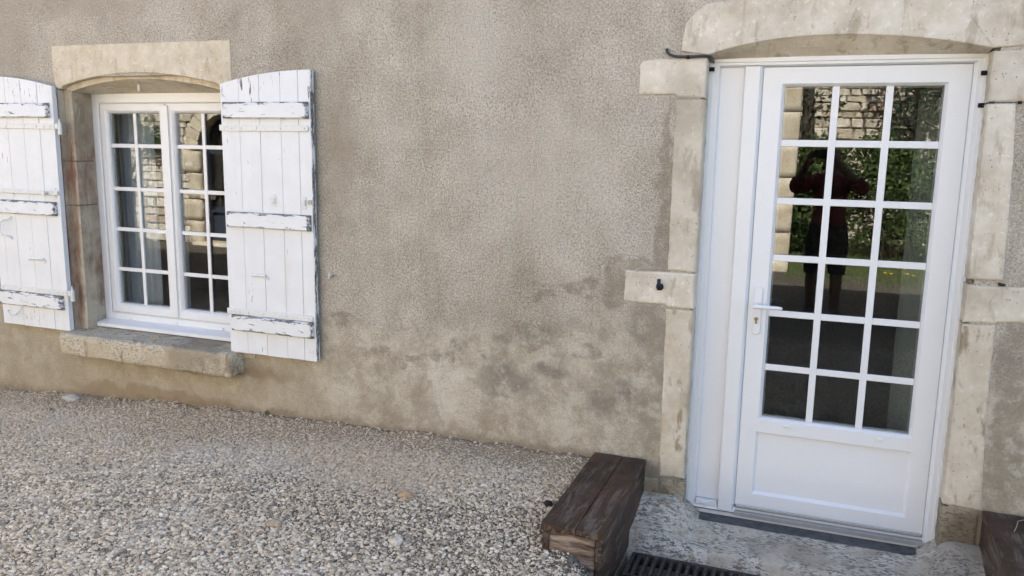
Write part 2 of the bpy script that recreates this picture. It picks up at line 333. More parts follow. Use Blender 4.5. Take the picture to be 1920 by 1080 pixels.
def rubble(name, ramp):
    g = G(name, 0.92, 0.1); r = g.geo.outputs['Random Per Island']; n = g.noise(14, 5, 0.65); a = g.noise(55, 4)
    c = g.ramp(r, ramp); c = g.mix(1.0, c, g.mix(g.mr(n, 0.3, 0.7), (0.7,)*3, (1.2,)*3), 'MULTIPLY')
    MAT[name] = g.out(c, g.bump(g.m_('ADD', n, g.m_('MULTIPLY', a, 0.4)), 0.8, 0.02))
rubble('rubble', [(0, (0.46, 0.39, 0.29)), (0.3, (0.62, 0.55, 0.43)), (0.6, (0.69, 0.62, 0.50)), (0.95, (0.76, 0.70, 0.59)), (1, (0.50, 0.36, 0.26))])
def leafmat(name, a, b, trans=0.3):
    g = G(name, 0.55, 0.35); r = g.geo.outputs['Random Per Island']
    MAT[name] = g.out(g.ramp(r, [(0, a), (0.6, tuple((p+q)/2 for p, q in zip(a, b))), (1, b)]))
    g.b.inputs['Transmission Weight'].default_value = 0.0
leafmat('leaf_hedge', (0.022, 0.045, 0.010), (0.085, 0.125, 0.026))
leafmat('leaf_tree', (0.012, 0.022, 0.010), (0.035, 0.055, 0.020))
leafmat('leaf_vine', (0.02, 0.045, 0.012), (0.06, 0.10, 0.03))
leafmat('grass', (0.06, 0.10, 0.02), (0.16, 0.20, 0.05))

# ------------------------------------------------------------------ mesh helpers
WL = {}
def tag(o, label=None, cat=None, group=None, kind=None):
    for k, v in (('label', label), ('category', cat), ('group', group), ('kind', kind)):
        if v: o[k] = v
    return o
def empty(name, loc, label, cat, group=None):
    o = bpy.data.objects.new(name, None); COL.objects.link(o); o.location = loc; o.empty_display_size = 0.1
    WL[o] = Vector(loc); return tag(o, label, cat, group)
class MB:
    def __init__(s): s.v = []; s.f = []
    def add(s, vs, fs):
        k = len(s.v); s.v += [tuple(p) for p in vs]; s.f += [tuple(i+k for i in q) for q in fs]; return s
    def box(s, x0, x1, y0, y1, z0, z1, c=0.0):
        if c <= 0:
            return s.add([(x0, y0, z0), (x1, y0, z0), (x1, y1, z0), (x0, y1, z0), (x0, y0, z1), (x1, y0, z1), (x1, y1, z1), (x0, y1, z1)],
                         [(0, 3, 2, 1), (4, 5, 6, 7), (0, 1, 5, 4), (1, 2, 6, 5), (2, 3, 7, 6), (3, 0, 4, 7)])
        bm = bmesh.new(); bmesh.ops.create_cube(bm, size=1)
        for v in bm.verts: v.co = ((x0+x1)/2+v.co.x*(x1-x0), (y0+y1)/2+v.co.y*(y1-y0), (z0+z1)/2+v.co.z*(z1-z0))
        bmesh.ops.bevel(bm, geom=list(bm.edges), offset=c, segments=2, affect='EDGES', profile=0.6)
        bm.verts.index_update(); s.add([v.co[:] for v in bm.verts], [[v.index for v in f.verts] for f in bm.faces]); bm.free(); return s
    def loft(s, rings, cap0=True, cap1=True):
        """rings: lists of 3-D points, same count, closed"""
        n = len(rings[0]); k = len(s.v)
        for r in rings: s.v += [tuple(p) for p in r]
        for i in range(len(rings)-1):
            for j in range(n):
                a, b = k+i*n+j, k+i*n+(j+1) % n
                s.f.append((a, b, b+n, a+n))
        if cap0: s.f.append(tuple(k+j for j in reversed(range(n))))
        if cap1: s.f.append(tuple(k+(len(rings)-1)*n+j for j in range(n)))
        return s
    def tube(s, pts, r, n=8, taper=None):
        pts = [Vector(p) for p in pts]; rings = []
        for i, p in enumerate(pts):
            d = (pts[min(i+1, len(pts)-1)]-pts[max(i-1, 0)]).normalized()
            a = d.orthogonal().normalized() if i == 0 else (a-d*a.dot(d)).normalized()
            b = d.cross(a); rr = r if taper is None else r*taper[i]
            rings.append([p+(a*math.cos(t)+b*math.sin(t))*rr for t in [2*math.pi*j/n for j in range(n)]])
        return s.loft(rings)
    def ring(s, x0, x1, z0, z1, prof):
        """rectangular frame swept with mitred corners; prof: (l, r, b, t insets, y)"""
        rings = [[(x0+l, y, z0+b), (x1-r, y, z0+b), (x1-r, y, z1-t), (x0+l, y, z1-t)] for l, r, b, t, y in prof]
        return s.loft(rings, False, False)
    def build(s, name, mat, parent=None, smooth=False, label=None, fix=True):
        me = bpy.data.meshes.new(name); V = np.array(s.v, float); c = Vector(((V.max(0)+V.min(0))/2).tolist())
        me.from_pydata((V-np.array(c)).tolist(), [], s.f); me.validate()
        if fix:
            bm = bmesh.new(); bm.from_mesh(me); bmesh.ops.recalc_face_normals(bm, faces=bm.faces); bm.to_mesh(me); bm.free()
        me.materials.append(MAT[mat] if isinstance(mat, str) else mat)
        if smooth: me.shade_smooth()
        return link(name, me, c, parent, label)
def link(name, me, c, parent=None, label=None):
    o = bpy.data.objects.new(name, me); COL.objects.link(o); WL[o] = Vector(c)
    o.parent = parent; o.location = Vector(c)-(WL[parent] if parent else Vector())
    if label: o['label'] = label
    return o
def dense(poly, step=0.025, jit=0.0, closed=True):
    out = []
    n = len(poly)
    for i in range(n if closed else n-1):
        a, b = Vector(poly[i]), Vector(poly[(i+1) % n]); L = (b-a).length; k = max(1, int(L/step))
        for j in range(k):
            p = a.lerp(b, j/k); t = (b-a).normalized() if L else Vector((1, 0)); nn = Vector((-t.y, t.x))
            w = jit*(mnoise.noise(Vector((p.x*28, p.y*28, 3.1)))+0.6*mnoise.noise(Vector((p.x*75, p.y*75, 9.1))))
            out.append(p+nn*w)
    return out
def inset(pts, d):
    n = len(pts); A = sum(pts[i].x*pts[(i+1) % n].y-pts[(i+1) % n].x*pts[i].y for i in range(n)); sg = 1 if A > 0 else -1; out = []
    for i in range(n):
        t = (pts[(i+1) % n]-pts[i-1]); t = t.normalized() if t.length else Vector((1, 0))
        out.append(pts[i]+Vector((-t.y, t.x))*d*sg)
    return out
def slab(name, poly, y0, y1, mat, parent, b=0.006, jit=0.002, step=0.02, label=None):
    """dressed stone: irregular outline in the wall's plane, worn front edge"""
    P = dense(poly, step, jit)
    R = [[(p.x, y, p.y) for p in q] for q, y in ((inset(P, b), y0), (inset(P, b*0.3), y0+b*0.3), (P, y0+b), (P, y1))]
    o = MB().loft(R).build(name, mat, parent, label=label); return o
def rough_box(x0, x1, y0, y1, z0, z1, cell=0.02, amp=0.004, rnd=0.012, fn=None):
    """subdivided box with rounded, chipped edges"""
    bm = bmesh.new(); N = [max(2, int((b-a)/cell)) for a, b in ((x0, x1), (y0, y1), (z0, z1))]
    idx = {}
    def vid(i, j, k):
        if (i, j, k) not in idx:
            p = Vector((x0+(x1-x0)*i/N[0], y0+(y1-y0)*j/N[1], z0+(z1-z0)*k/N[2]))
            q = Vector((min(max(p.x, x0+rnd), x1-rnd), min(max(p.y, y0+rnd), y1-rnd), min(max(p.z, z0+rnd), z1-rnd)))
            d = p-q
            if d.length > 1e-9: p = q+d.normalized()*min(d.length, rnd)
            nn = d.normalized() if d.length > 1e-9 else Vector((0, 0, 0))
            w = amp*(mnoise.noise(p*9)+0.7*mnoise.noise(p*26)+0.5*mnoise.noise(p*60))
            if sum(1 for t in d if abs(t) > 1e-9) > 1: w -= amp*1.2*max(0, mnoise.noise(p*22+Vector((5, 5, 5))))
            p = p+nn*w
            if fn: p = fn(p)
            idx[(i, j, k)] = bm.verts.new(p)
        return idx[(i, j, k)]
    for a in range(3):
        b, c = (a+1) % 3, (a+2) % 3
        for s_ in (0, N[a]):
            for i in range(N[b]):
                for j in range(N[c]):
                    q = []
                    for di, dj in ((0, 0), (1, 0), (1, 1), (0, 1)):
                        t = [0, 0, 0]; t[a] = s_; t[b] = i+di; t[c] = j+dj; q.append(vid(*t))
                    bm.faces.new(q)
    bm.verts.index_update(); m = MB().add([v.co[:] for v in bm.verts], [[v.index for v in f.verts] for f in bm.faces]); bm.free(); return m
def sstep(x, a, b):
    t = min(1, max(0, (x-a)/(b-a))); return t*t*(3-2*t)

# ------------------------------------------------------------------ ground
GX = [-60, -12, -8, -5.1, -4.37, -3.7, -3.1, -2.55, -2.0, -1.1, -0.4, 2, 60]
GZ = [0.0, 0.0, 0.02, 0.055, 0.10, 0.135, 0.160, 0.175, 0.188, 0.200, 0.200, 0.20, 0.2]
def gz(x, y):
    b = float(np.interp(x, GX, GZ))
    hol = sstep(x, -0.82, -0.66)*(1-sstep(x, 0.74, 0.95))*sstep(y, -1.10, -0.575)
    if y > -0.6: hol *= 1
    b -= 0.30*hol
    b -= 0.055*sstep(x, -1.6, -1.0)*sstep(-y, 0.25, 0.80)*(1-sstep(-y, 1.2, 2.2))
    if -0.68 < x < 0.75 and y > -0.62: b -= 0.40*sstep(y, -0.62, -0.565)
    b += 0.018*mnoise.noise(Vector((x*0.9, y*0.9, 1.7)))*sstep(-y, 0.0, 0.5)+0.009*mnoise.noise(Vector((x*4, y*4, 4.2)))
    b += (0.010+0.014*mnoise.noise(Vector((x*6, 0, 8.8))))*(1-sstep(-y, 0.02, 0.16))*(1 if x < -0.95 else 0)
    b -= 0.55*sstep(y, 0.02, 0.12)*(1 if -9 < x < 5 else 0)      # dug out under the house
    return b
def lines(a, b, fine0, fine1, step, far):
    l = list(np.arange(fine0, fine1+1e-6, step)); k = fine0; d = step
    while k > a: d *= far; k -= d; l.insert(0, max(k, a))
    k = fine1; d = step
    while k < b: d *= far; k += d; l.append(min(k, b))
    return l
def sheet(name, X, Y, fz, mat, keep=None):
    V = [(x, y, fz(x, y)) for y in Y for x in X]; nx = len(X)
    F = [(j*nx+i, j*nx+i+1, (j+1)*nx+i+1, (j+1)*nx+i) for j in range(len(Y)-1) for i in range(nx-1) if keep is None or keep((X[i]+X[i+1])/2, (Y[j]+Y[j+1])/2)]
    me = bpy.data.meshes.new(name); me.from_pydata(V, [], F); me.materials.append(MAT[mat]); me.shade_smooth()
    o = bpy.data.objects.new(name, me); COL.objects.link(o); WL[o] = Vector(); return o
ground = sheet('ground', lines(-120, 120, -6.4, 1.6, 0.05, 1.35), lines(-120, 120, -2.4, 0.2, 0.05, 1.3), gz, 'earth')
tag(ground, 'sandy gravel ground of the courtyard sloping past the house', None, None, 'structure')

def gravel(name, X, Y, dens, label, smin, smax, seed):
    o = sheet(name, X, Y, lambda x, y: gz(x, y)+0.001, 'pebble')
    me = o.data
    a = me.attributes.new('dens', 'FLOAT', 'POINT'); s_ = me.attributes.new('size', 'FLOAT', 'POINT')
    for i, v in enumerate(me.vertices):
        d, z = dens(v.co.x, v.co.y); a.data[i].value = d; s_.data[i].value = z
    ng = bpy.data.node_groups.new(name, 'GeometryNodeTree')
    ng.interface.new_socket('Geometry', in_out='INPUT', socket_type='NodeSocketGeometry'); ng.interface.new_socket('Geometry', in_out='OUTPUT', socket_type='NodeSocketGeometry')
    N = lambda t: ng.nodes.new(t); Lk = ng.links.new
    gi, go = N('NodeGroupInput'), N('NodeGroupOutput')
    dp = N('GeometryNodeDistributePointsOnFaces'); dp.inputs['Seed'].default_value = seed
    at = N('GeometryNodeInputNamedAttribute'); at.data_type = 'FLOAT'; at.inputs['Name'].default_value = 'dens'
    Lk(gi.outputs[0], dp.inputs['Mesh']); Lk(at.outputs[0], dp.inputs['Density'])
    g2i = N('GeometryNodeGeometryToInstance')
    for k in range(6):
        ic = N('GeometryNodeMeshIcoSphere'); ic.inputs['Radius'].default_value = 1; ic.inputs['Subdivisions'].default_value = 2
        sp = N('GeometryNodeSetPosition'); nz = N('ShaderNodeTexNoise'); nz.inputs['Scale'].default_value = 0.85; nz.inputs['Detail'].default_value = 1.5
        ps = N('GeometryNodeInputPosition'); ad = N('ShaderNodeVectorMath'); ad.operation = 'ADD'; ad.inputs[1].default_value = (k*7.3, k*3.1, seed)
        sb = N('ShaderNodeVectorMath'); sb.operation = 'SUBTRACT'; sb.inputs[1].default_value = (.5, .5, .5)
        ml = N('ShaderNodeVectorMath'); ml.operation = 'SCALE'; ml.inputs['Scale'].default_value = 1.5
        Lk(ps.outputs[0], ad.inputs[0]); Lk(ad.outputs[0], nz.inputs['Vector']); Lk(nz.outputs['Color'], sb.inputs[0]); Lk(sb.outputs[0], ml.inputs[0])
        Lk(ic.outputs[0], sp.inputs['Geometry']); Lk(ml.outputs[0], sp.inputs['Offset'])
        sm = N('GeometryNodeSetMaterial'); sm.inputs['Material'].default_value = MAT['pebble']; Lk(sp.outputs[0], sm.inputs[0])
        if k == 5:
            ss = N('GeometryNodeSetShadeSmooth'); Lk(sm.outputs[0], ss.inputs[0]); Lk(ss.outputs[0], g2i.inputs[0])
        else: Lk(sm.outputs[0], g2i.inputs[0])
    ip = N('GeometryNodeInstanceOnPoints'); ip.inputs['Pick Instance'].default_value = True
    Lk(dp.outputs['Points'], ip.inputs['Points']); Lk(g2i.outputs[0], ip.inputs['Instance'])
    rr = N('FunctionNodeRandomValue'); rr.data_type = 'FLOAT_VECTOR'; rr.inputs[0].default_value = (-0.5, -0.5, 0); rr.inputs[1].default_value = (0.5, 0.5, 6.28); rr.inputs['Seed'].default_value = 3
    Lk(rr.outputs[0], ip.inputs['Rotation'])
    rs = N('FunctionNodeRandomValue'); rs.data_type = 'FLOAT'; rs.inputs['Seed'].default_value = 5; rs.inputs[2].default_value = 0; rs.inputs[3].default_value = 1
    pw = N('ShaderNodeMath'); pw.operation = 'POWER'; pw.inputs[1].default_value = 4.0; Lk(rs.outputs[1], pw.inputs[0])
    mr = N('ShaderNodeMapRange'); mr.inputs[3].default_value = smin; mr.inputs[4].default_value = smax; Lk(pw.outputs[0], mr.inputs[0])
    sa = N('GeometryNodeInputNamedAttribute'); sa.data_type = 'FLOAT'; sa.inputs['Name'].default_value = 'size'
    cap = N('GeometryNodeSampleNearestSurface') if False else None
    mu = N('ShaderNodeMath'); mu.operation = 'MULTIPLY'; Lk(mr.outputs[0], mu.inputs[0]); Lk(sa.outputs[0], mu.inputs[1])
    rv = N('FunctionNodeRandomValue'); rv.data_type = 'FLOAT_VECTOR'; rv.inputs[0].default_value = (0.75, 0.75, 0.38); rv.inputs[1].default_value = (1.45, 1.0, 0.75); rv.inputs['Seed'].default_value = 8
    vs = N('ShaderNodeVectorMath'); vs.operation = 'SCALE'; Lk(rv.outputs[0], vs.inputs[0]); Lk(mu.outputs[0], vs.inputs['Scale'])
    Lk(vs.outputs[0], ip.inputs['Scale']); Lk(ip.outputs[0], go.inputs[0])
    md = o.modifiers.new('scatter', 'NODES'); md.node_group = ng
    tag(o, label, 'gravel', None, 'stuff'); return o
def gdens(x, y):
    if -0.965 < x < -0.66 and y > -0.88: return 0, 1
    if -0.70 < x < 0.76 and y > -0.567: return 0, 1
    if 0.72 < x < 1.25 and y > -0.88: return 0, 1
    if y > -0.004: return 0, 1
    edge = sstep(x, -6.4, -6.0)*sstep(-x, -2.2, -1.8)*sstep(y, -3.0, -2.6)
    sandy = sstep(y+0.9*mnoise.noise(Vector((x*0.9, y*0.9, 6.1))), -0.75, -0.15)
    patch = sstep(mnoise.noise(Vector((x*1.1, y*1.6, 2.2))), 0.05, 0.5)
    return (24000 if y > -2.0 else 7000)*edge*(1-0.35*sandy-0.25*patch), 1.0-0.34*sandy-0.15*patch
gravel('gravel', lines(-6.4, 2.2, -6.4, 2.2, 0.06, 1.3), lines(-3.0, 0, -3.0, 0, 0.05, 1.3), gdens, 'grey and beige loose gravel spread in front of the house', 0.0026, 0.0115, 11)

# ------------------------------------------------------------------ the house
house = empty('old_house', (-2.0, 0, 0), 'rendered old house wall with pale stone surrounds, white glazed door and window', 'house')
OPEN = [(-0.52, 0.625, -0.5, 2.235), (-4.372, -3.105, 0.47, 2.10)]
def facade():
    X = sorted(set([round(v, 4) for v in list(np.arange(-8.8, 4.61, 0.1))+[o[k] for o in OPEN for k in (0, 1)]]))
    Z = sorted(set([round(v, 4) for v in list(np.arange(-0.5, 5.21, 0.1))+[o[k] for o in OPEN for k in (2, 3)]]))
    inside = lambda x, z: any(a < x < b and c < z < d for a, b, c, d in OPEN)
    m = MB(); nx, nz = len(X), len(Z)
    for side in (0, 1):
        for z in Z:
            for x in X:
                y = 0.45 if side else 0.0018*mnoise.noise(Vector((x*1.7, 0, z*1.7)))+0.0014*mnoise.noise(Vector((x*5, 3, z*5)))
                m.v.append((x, y, z))
    cells = {(i, j) for i in range(nx-1) for j in range(nz-1) if not inside((X[i]+X[i+1])/2, (Z[j]+Z[j+1])/2)}
    K = nx*nz
    for i, j in cells:
        q = (j*nx+i, j*nx+i+1, (j+1)*nx+i+1, (j+1)*nx+i)
        m.f.append(q); m.f.append(tuple(K+k for k in reversed(q)))
        for (di, dj, a, b) in ((-1, 0, 3, 0), (1, 0, 1, 2), (0, -1, 0, 1), (0, 1, 2, 3)):
            if (i+di, j+dj) not in cells: m.f.append((q[b], q[a], q[a]+K, q[b]+K))
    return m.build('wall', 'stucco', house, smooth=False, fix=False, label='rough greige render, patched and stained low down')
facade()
m = MB(); m.box(-8.8, -8.35, 0.45, 8.0, -0.5, 5.2).box(4.15, 4.6, 0.45, 8.0, -0.5, 5.2).box(-8.35, 4.15, 7.55, 8.0, -0.5, 5.2)
m.build('outer_wall', 'stucco', house)
m = MB().box(-8.35, 4.15, 0.45, 7.55, -0.30, -0.02); m.build('indoor_floor', 'tile_floor', house)
m = MB().box(-8.35, 4.15, 0.45, 7.55, 2.62, 2.75).box(-8.34, 4.14, 4.0, 4.1, -0.02, 2.62).box(-2.1, -2.0, 0.46, 4.0, -0.02, 2.62); m.build('indoor_wall', 'interior', house)
m = MB()
for sgn, y0, y1 in ((1, -0.45, 4.02), (-1, 8.45, 3.98)):
    z0, z1 = 5.12, 7.6
    pts = [(y0, z0), (y1, z1), (y1, z1+0.14), (y0, z0+0.14)]
    m.loft([[(xx, a, b) for a, b in pts] for xx in (-9.1, 4.9)])
m.build('roof', 'roof_tile', house)
for xx in (-8.7, 4.3): MB().loft([[(xx, 0.0, 5.2), (xx, 8.0, 5.2), (xx, 4.0, 7.55)], [(xx+0.2, 0.0, 5.2), (xx+0.2, 8.0, 5.2), (xx+0.2, 4.0, 7.55)]]).build('gable', 'stucco', house)

# ---- stones round the door
YF = -0.006
def arch(pts, n):
    xs = [p[0] for p in pts]; zs = [p[1] for p in pts]; c = np.polyfit(xs, zs, 4)
    return [(x, float(np.polyval(c, x))) for x in np.linspace(xs[0], xs[-1], n)]
A = arch([(-.500, 2.141), (-.34, 2.181), (-.188, 2.203), (-.061, 2.2095), (.063, 2.2085), (.185, 2.203), (.305, 2.193), (.422, 2.177), (.517, 2.160), (.594, 2.143)], 40)
def lintel(name, top, A, rings, mat, jit):
    """top: outline from the arch's right spring over the top to its left spring; rings: (y, function on arch points, inset)"""
    T = [p for p in dense(top, 0.025, jit, closed=False)]
    R = []
    for y, fn, d in rings:
        P = [Vector(fn(p)) for p in A]+T
        if d:
            Q = inset(P, d); P = Q
        R.append([(p.x, y, p.y) for p in P])
    return MB().loft(R).build(name, mat, house)
same = lambda p: p
flat = lambda p: (p[0], 2.131)
lintel('door_lintel', [(.594, 2.143), (.701, 2.149), (1.10, 2.150), (1.12, 2.44), (.2, 2.405), (-.30, 2.378), (-.396, 2.370), (-.52, 2.358), (-.565, 2.325), (-.606, 2.280), (-.612, 2.235), (-.620, 2.160), (-.500, 2.141)], A,
       [(YF-0.002, same, 0.006), (YF, same, 0.002), (YF+0.005, same, 0), (0.10, flat, 0), (0.24, flat, 0)], 'stone_door', 0.003)
L = -0.503; Rr = 0.600
for poly, mt in (
    ([(-.790, 2.124), (-.72, 2.129), (L, 2.130), (L, 1.957), (-.622, 1.960), (-.640, 1.972), (-.800, 1.973), (-.803, 2.105)], 'stone_door'),
    ([(-.633, 1.953), (L, 1.951), (L, 1.173), (-.632, 1.178)], 'stone_door'),
    ([(-.828, 1.166), (L, 1.168), (L, 1.002), (-.622, 1.004), (-.636, 1.014), (-.832, 1.014)], 'stone_door'),
    ([(-.631, .996), (L, .996), (L, .172), (-.624, .168)], 'stone_low'),
    ([(-.618, .158), (L, .160), (L, -.05), (-.622, -.05)], 'stone_base'),
    ([(-.72, .150), (-.626, .155), (-.630, -.05), (-.73, -.05)], 'stone_base'),
    ([(Rr, 2.133), (.98, 2.138), (.985, 1.942), (Rr, 1.936)], 'stone_door'),
    ([(Rr, 1.930), (.699, 1.931), (.712, 1.72), (.722, 1.45), (.728, 1.226), (Rr, 1.224)], 'stone_door'),
    ([(Rr, 1.200), (.70, 1.203), (.98, 1.210), (.985, 1.064), (.724, 1.054), (.720, 1.046), (Rr, 1.044)], 'stone_door'),
    ([(Rr, 1.036), (.722, 1.040), (.722, .84), (.728, .60), (.752, .234), (Rr, .243)], 'stone_low'),
    ([(Rr, .232), (.744, .222), (.742, -.05), (Rr, -.05)], 'stone_base')):
    slab('jamb_stone', poly[::-1], YF-random.uniform(0, .004), 0.26, mt, house, 0.010, 0.0032)
# mortar behind the stones' joints (recessed)
for a, b in ((-.60, -.512), (.608, .70)): MB().box(a, b, 0.012, 0.25, -.05, 2.15).build('mortar_joint', 'grout', house)

# ---- doorstep: worn hollow in the middle, high at both ends under the jambs
def step_z(x, y):
    e = max(sstep(x, 0.50, 0.66), sstep(-x, 0.40, 0.56))
    f = 1-0.62*sstep(-y, 0.0, 0.30)
    lip = 0.024*sstep(-y, -0.035, 0.035)
    return -0.034+lip+0.100*e*f+0.003*mnoise.noise(Vector((x*6, y*6, 0)))
def step_mesh():
    X = list(np.arange(-0.72, 0.781, 0.02)); Y = list(np.arange(-0.34, 0.241, 0.02)); nx = len(X); m = MB()
    for y in Y:
        for x in X:
            yy = y
            if y < -0.33: yy = y+0.010*mnoise.noise(Vector((x*9, 2, 0)))+0.006*mnoise.noise(Vector((x*30, 2, 0)))
            z = step_z(x, y)+0.0022*mnoise.noise(Vector((x*40, y*40, 0)))
            if y < -0.33: z -= 0.010
            elif y < -0.31: z -= 0.002
            m.v.append((x, yy, z))
    ny = len(Y)
    for j in range(ny-1):
        for i in range(nx-1): m.f.append((j*nx+i, j*nx+i+1, (j+1)*nx+i+1, (j+1)*nx+i))
    rim = [i for i in range(nx)]+[j*nx+nx-1 for j in range(1, ny)]+[(ny-1)*nx+i for i in reversed(range(nx-1))]+[j*nx for j in reversed(range(1, ny-1))]
    k = len(m.v)
    for r in rim:
        p = m.v[r]; m.v.append((p[0], p[1]+(0.004 if p[1] < -.30 else 0), -0.22))
    for a in range(len(rim)):
        b = (a+1) % len(rim); m.f.append((rim[a], k+a, k+b, rim[b]))
    return m.build('doorstep', 'stone_step', house, smooth=True)
step_mesh()
# grey screed filling the worn hollow up to the door sill
RIM = [(-.505, .10), (-.503, .07), (-.478, .035), (-.44, .005), (-.39, -.018), (-.32, -.030), (-.20, -.030), (-.05, -.018), (.083, -.012), (.18, -.014), (.265, -.008), (.36, .0), (.44, .012), (.52, .032), (.575, .058), (.60, .09), (.60, .10), (.60, .30), (-.505, .30)]
P = dense([Vector(p) for p in RIM], 0.02)
MB().loft([[(p.x, p.y, -0.0255) for p in P], [(p.x, p.y, -0.20) for p in P]]).build('threshold', 'screed', house, label='flat dark grey screed between door and stone step')

# ---- window stones
WA = arch([(-4.318, 2.048), (-4.139, 2.087), (-3.97, 2.107), (-3.74, 2.1165), (-3.571, 2.110), (-3.381, 2.088), (-3.162, 2.048)], 40)
A2 = {p[0]: (-4.300+(p[0]+4.318)/(1.156)*1.120, p[1]-0.030) for p in WA}
lintel('window_lintel', [(-3.162, 2.048), (-3.150, 2.030), (-3.068, 2.030), (-3.070, 2.281), (-4.386, 2.284), (-4.388, 2.15), (-4.376, 2.033), (-4.335, 2.031), (-4.318, 2.048)], WA,
       [(YF-0.001, same, 0.004), (YF+0.003, same, 0), (0.035, same, 0), (0.035, lambda p: A2[p[0]], 0), (0.205, lambda p: (A2[p[0]][0], 2.013), 0), (0.30, lambda p: (A2[p[0]][0], 2.013), 0)], 'stone_lintel', 0.0015)
JP = [(-4.50, YF), (-4.366, YF), (-4.360, YF+0.006), (-4.358, 0.035), (-4.318, 0.030), (-4.314, 0.035), (-4.308, 0.028), (-4.298, 0.036), (-4.300, 0.12), (-4.303, 0.125), (-4.306, 0.12), (-4.322, 0.205), (-4.324, 0.32), (-4.50, 0.32)]
for mirror in (0, 1):
    for z0, z1 in ((0.50, 1.325), (1.330, 1.597), (1.602, 2.028)):
        rings = []
        nz = max(2, int((z1-z0)/0.03))
        for k in range(nz+1):
            z = z0+(z1-z0)*k/nz
            rings.append([((-7.48-px if mirror else px)+0.0018*mnoise.noise(Vector((px*30, py*30, z*9))), py+0.0015*mnoise.noise(Vector((px*9, py*30, z*14))), z) for px, py in JP])
        MB().loft(rings).build('jamb_stone', 'stone_jamb', house)
for a, b in ((-4.49, -4.33), (-3.15, -2.99)): MB().box(a, b, 0.04, 0.31, .5, 2.04).build('mortar_joint', 'grout', house)
def sillfn(p):
    return Vector((p.x, p.y, p.z-0.10*max(0, -p.y-0.02)*0.0+(0.012*(p.y+0.10) if p.z > 0.45 else 0)))
rough_box(-4.372, -3.062, -0.125, 0.30, 0.400, 0.540, 0.018, 0.0055, 0.014, sillfn).build('window_sill', 'stone_sill', house, smooth=True, label='weathered thick stone sill with chipped edges')

# ------------------------------------------------------------------ window joinery
def I(v): return (v, v, v, v)
def pr(*a): return [(*((d, d, d, d) if not isinstance(d, tuple) else d), y) for d, y in a]
wx0, wx1, wz0, wz1 = -4.335, -3.145, 0.560, 2.022
m = MB().ring(wx0, wx1, wz0, wz1, pr((0, .29), (0, .200), (.058, .200), (.064, .206), (.064, .216), (.070, .216), (.070, .28)))
window = m.build('window', 'pvc', house, label='white two-leaf window with glazing bars under a stone arch')
SX = [(-4.262, -3.744), (-3.736, -3.218)]; SZ = (0.632, 1.953)
GLW = []
for a, b in SX:
    w = .056
    MB().ring(a, b, *SZ, pr((0, .27), (0, .204), (.002, .202), (.040, .202), (.046, .207), (w-.004, .214), (w, .222), (w, .25))).build('sash', 'pvc', window)
    GLW.append((a+w, b-w))
MB().box(-3.766, -3.714, .190, .204, SZ[0]+.008, SZ[1]-.010, .005).build('meeting_strip', 'pvc', window)
gz0, gz1 = SZ[0]+.056, SZ[1]-.056
ROWZ = [0.912, 1.171, 1.428, 1.698]
def panes(parent, gx, gzr, vx, hz, bw, yb0, yb1, yg0, yg1):
    X = [gx[0]]+vx+[gx[1]]; Z = [gzr[0]]+hz+[gzr[1]]
    for v in vx: MB().box(v-bw/2, v+bw/2, yb0, yb1, gzr[0], gzr[1], .003).build('glazing_bar', 'pvc', parent)
    for i in range(len(X)-1):
        for h_ in hz:
            a = X[i]+(bw/2-.001 if i else 0); b = X[i+1]-(bw/2-.001 if i < len(X)-2 else 0)
            MB().box(a, b, yb0+.0015, yb1-.001, h_-bw/2, h_+bw/2, .003).build('glazing_bar', 'pvc', parent)
        for j in range(len(Z)-1):
            MB().box(X[i]-.001, X[i+1]-.001-.0012, yg0, yg1, Z[j]-.001, Z[j+1]-.0022).build('pane', 'glass', parent)
for (a, b) in GLW:
    panes(window, (a, b), (gz0, gz1), [(a+b)/2], ROWZ, .024, .222, .233, .2335, .2395)
    MB().ring(a-.004, b+.004, gz0-.004, gz1+.004, pr((0, .2405), (.010, .2405), (.010, .25))).build('glazing_spacer', 'spacer', window)
# sloping drip sill
m = MB(); pts = [(.215, .592), (.196, .585), (.110, .572), (.104, .569), (.104, .549), (.110, .547), (.215, .556)]
m.loft([[(xx, p[0], p[1]) for p in pts] for xx in (-4.305, -3.165)]); m.build('drip_sill', 'pvc', window)
for cx in (-4.117, -3.742, -3.381):
    MB().box(cx-.014, cx+.014, .190, .2005, .590, .602, .003).build('drain_cap', 'pvc', window)

# ------------------------------------------------------------------ door joinery
m = MB().ring(-.512, .612, -.040, 2.140, pr((0, .24), (0, .1005), ((.050, .043, .036, .034), .1005), ((.056, .058, .060, .042), .122), ((.056, .058, .060, .042), .20)))
door = m.build('door', 'pvc', house, label='white glazed front door with side panel and many small panes')
MB().ring(-.511, .611, -.003, 2.139, pr(((.0, .0, .0, .0), .102), ((.0, .0, .0, .0), .092), ((.022, .022, .0, .020), .092), ((.024, .024, 0, .022), .102))).build('cover_trim', 'pvc', door)
# post between side panel and leaf
P = [(-.354, .150), (-.354, .122), (-.346, .1008), (-.284, .1008), (-.270, .124), (-.270, .150)]
MB().loft([[(px, py, z) for px, py in P] for z in (.002, 2.100)]).build('door_post', 'pvc', door)
MB().box(-.460, -.350, .128, .140, .040, 2.10, .001).build('side_panel', 'pvc', door)
MB().box(-.455, -.354, .104, .130, .012, .038, .002).build('side_panel_rail', 'pvc', door)
MB().box(-.425, -.392, .097, .106, .014, .032, .003).build('drain_cap', 'pvc', door)
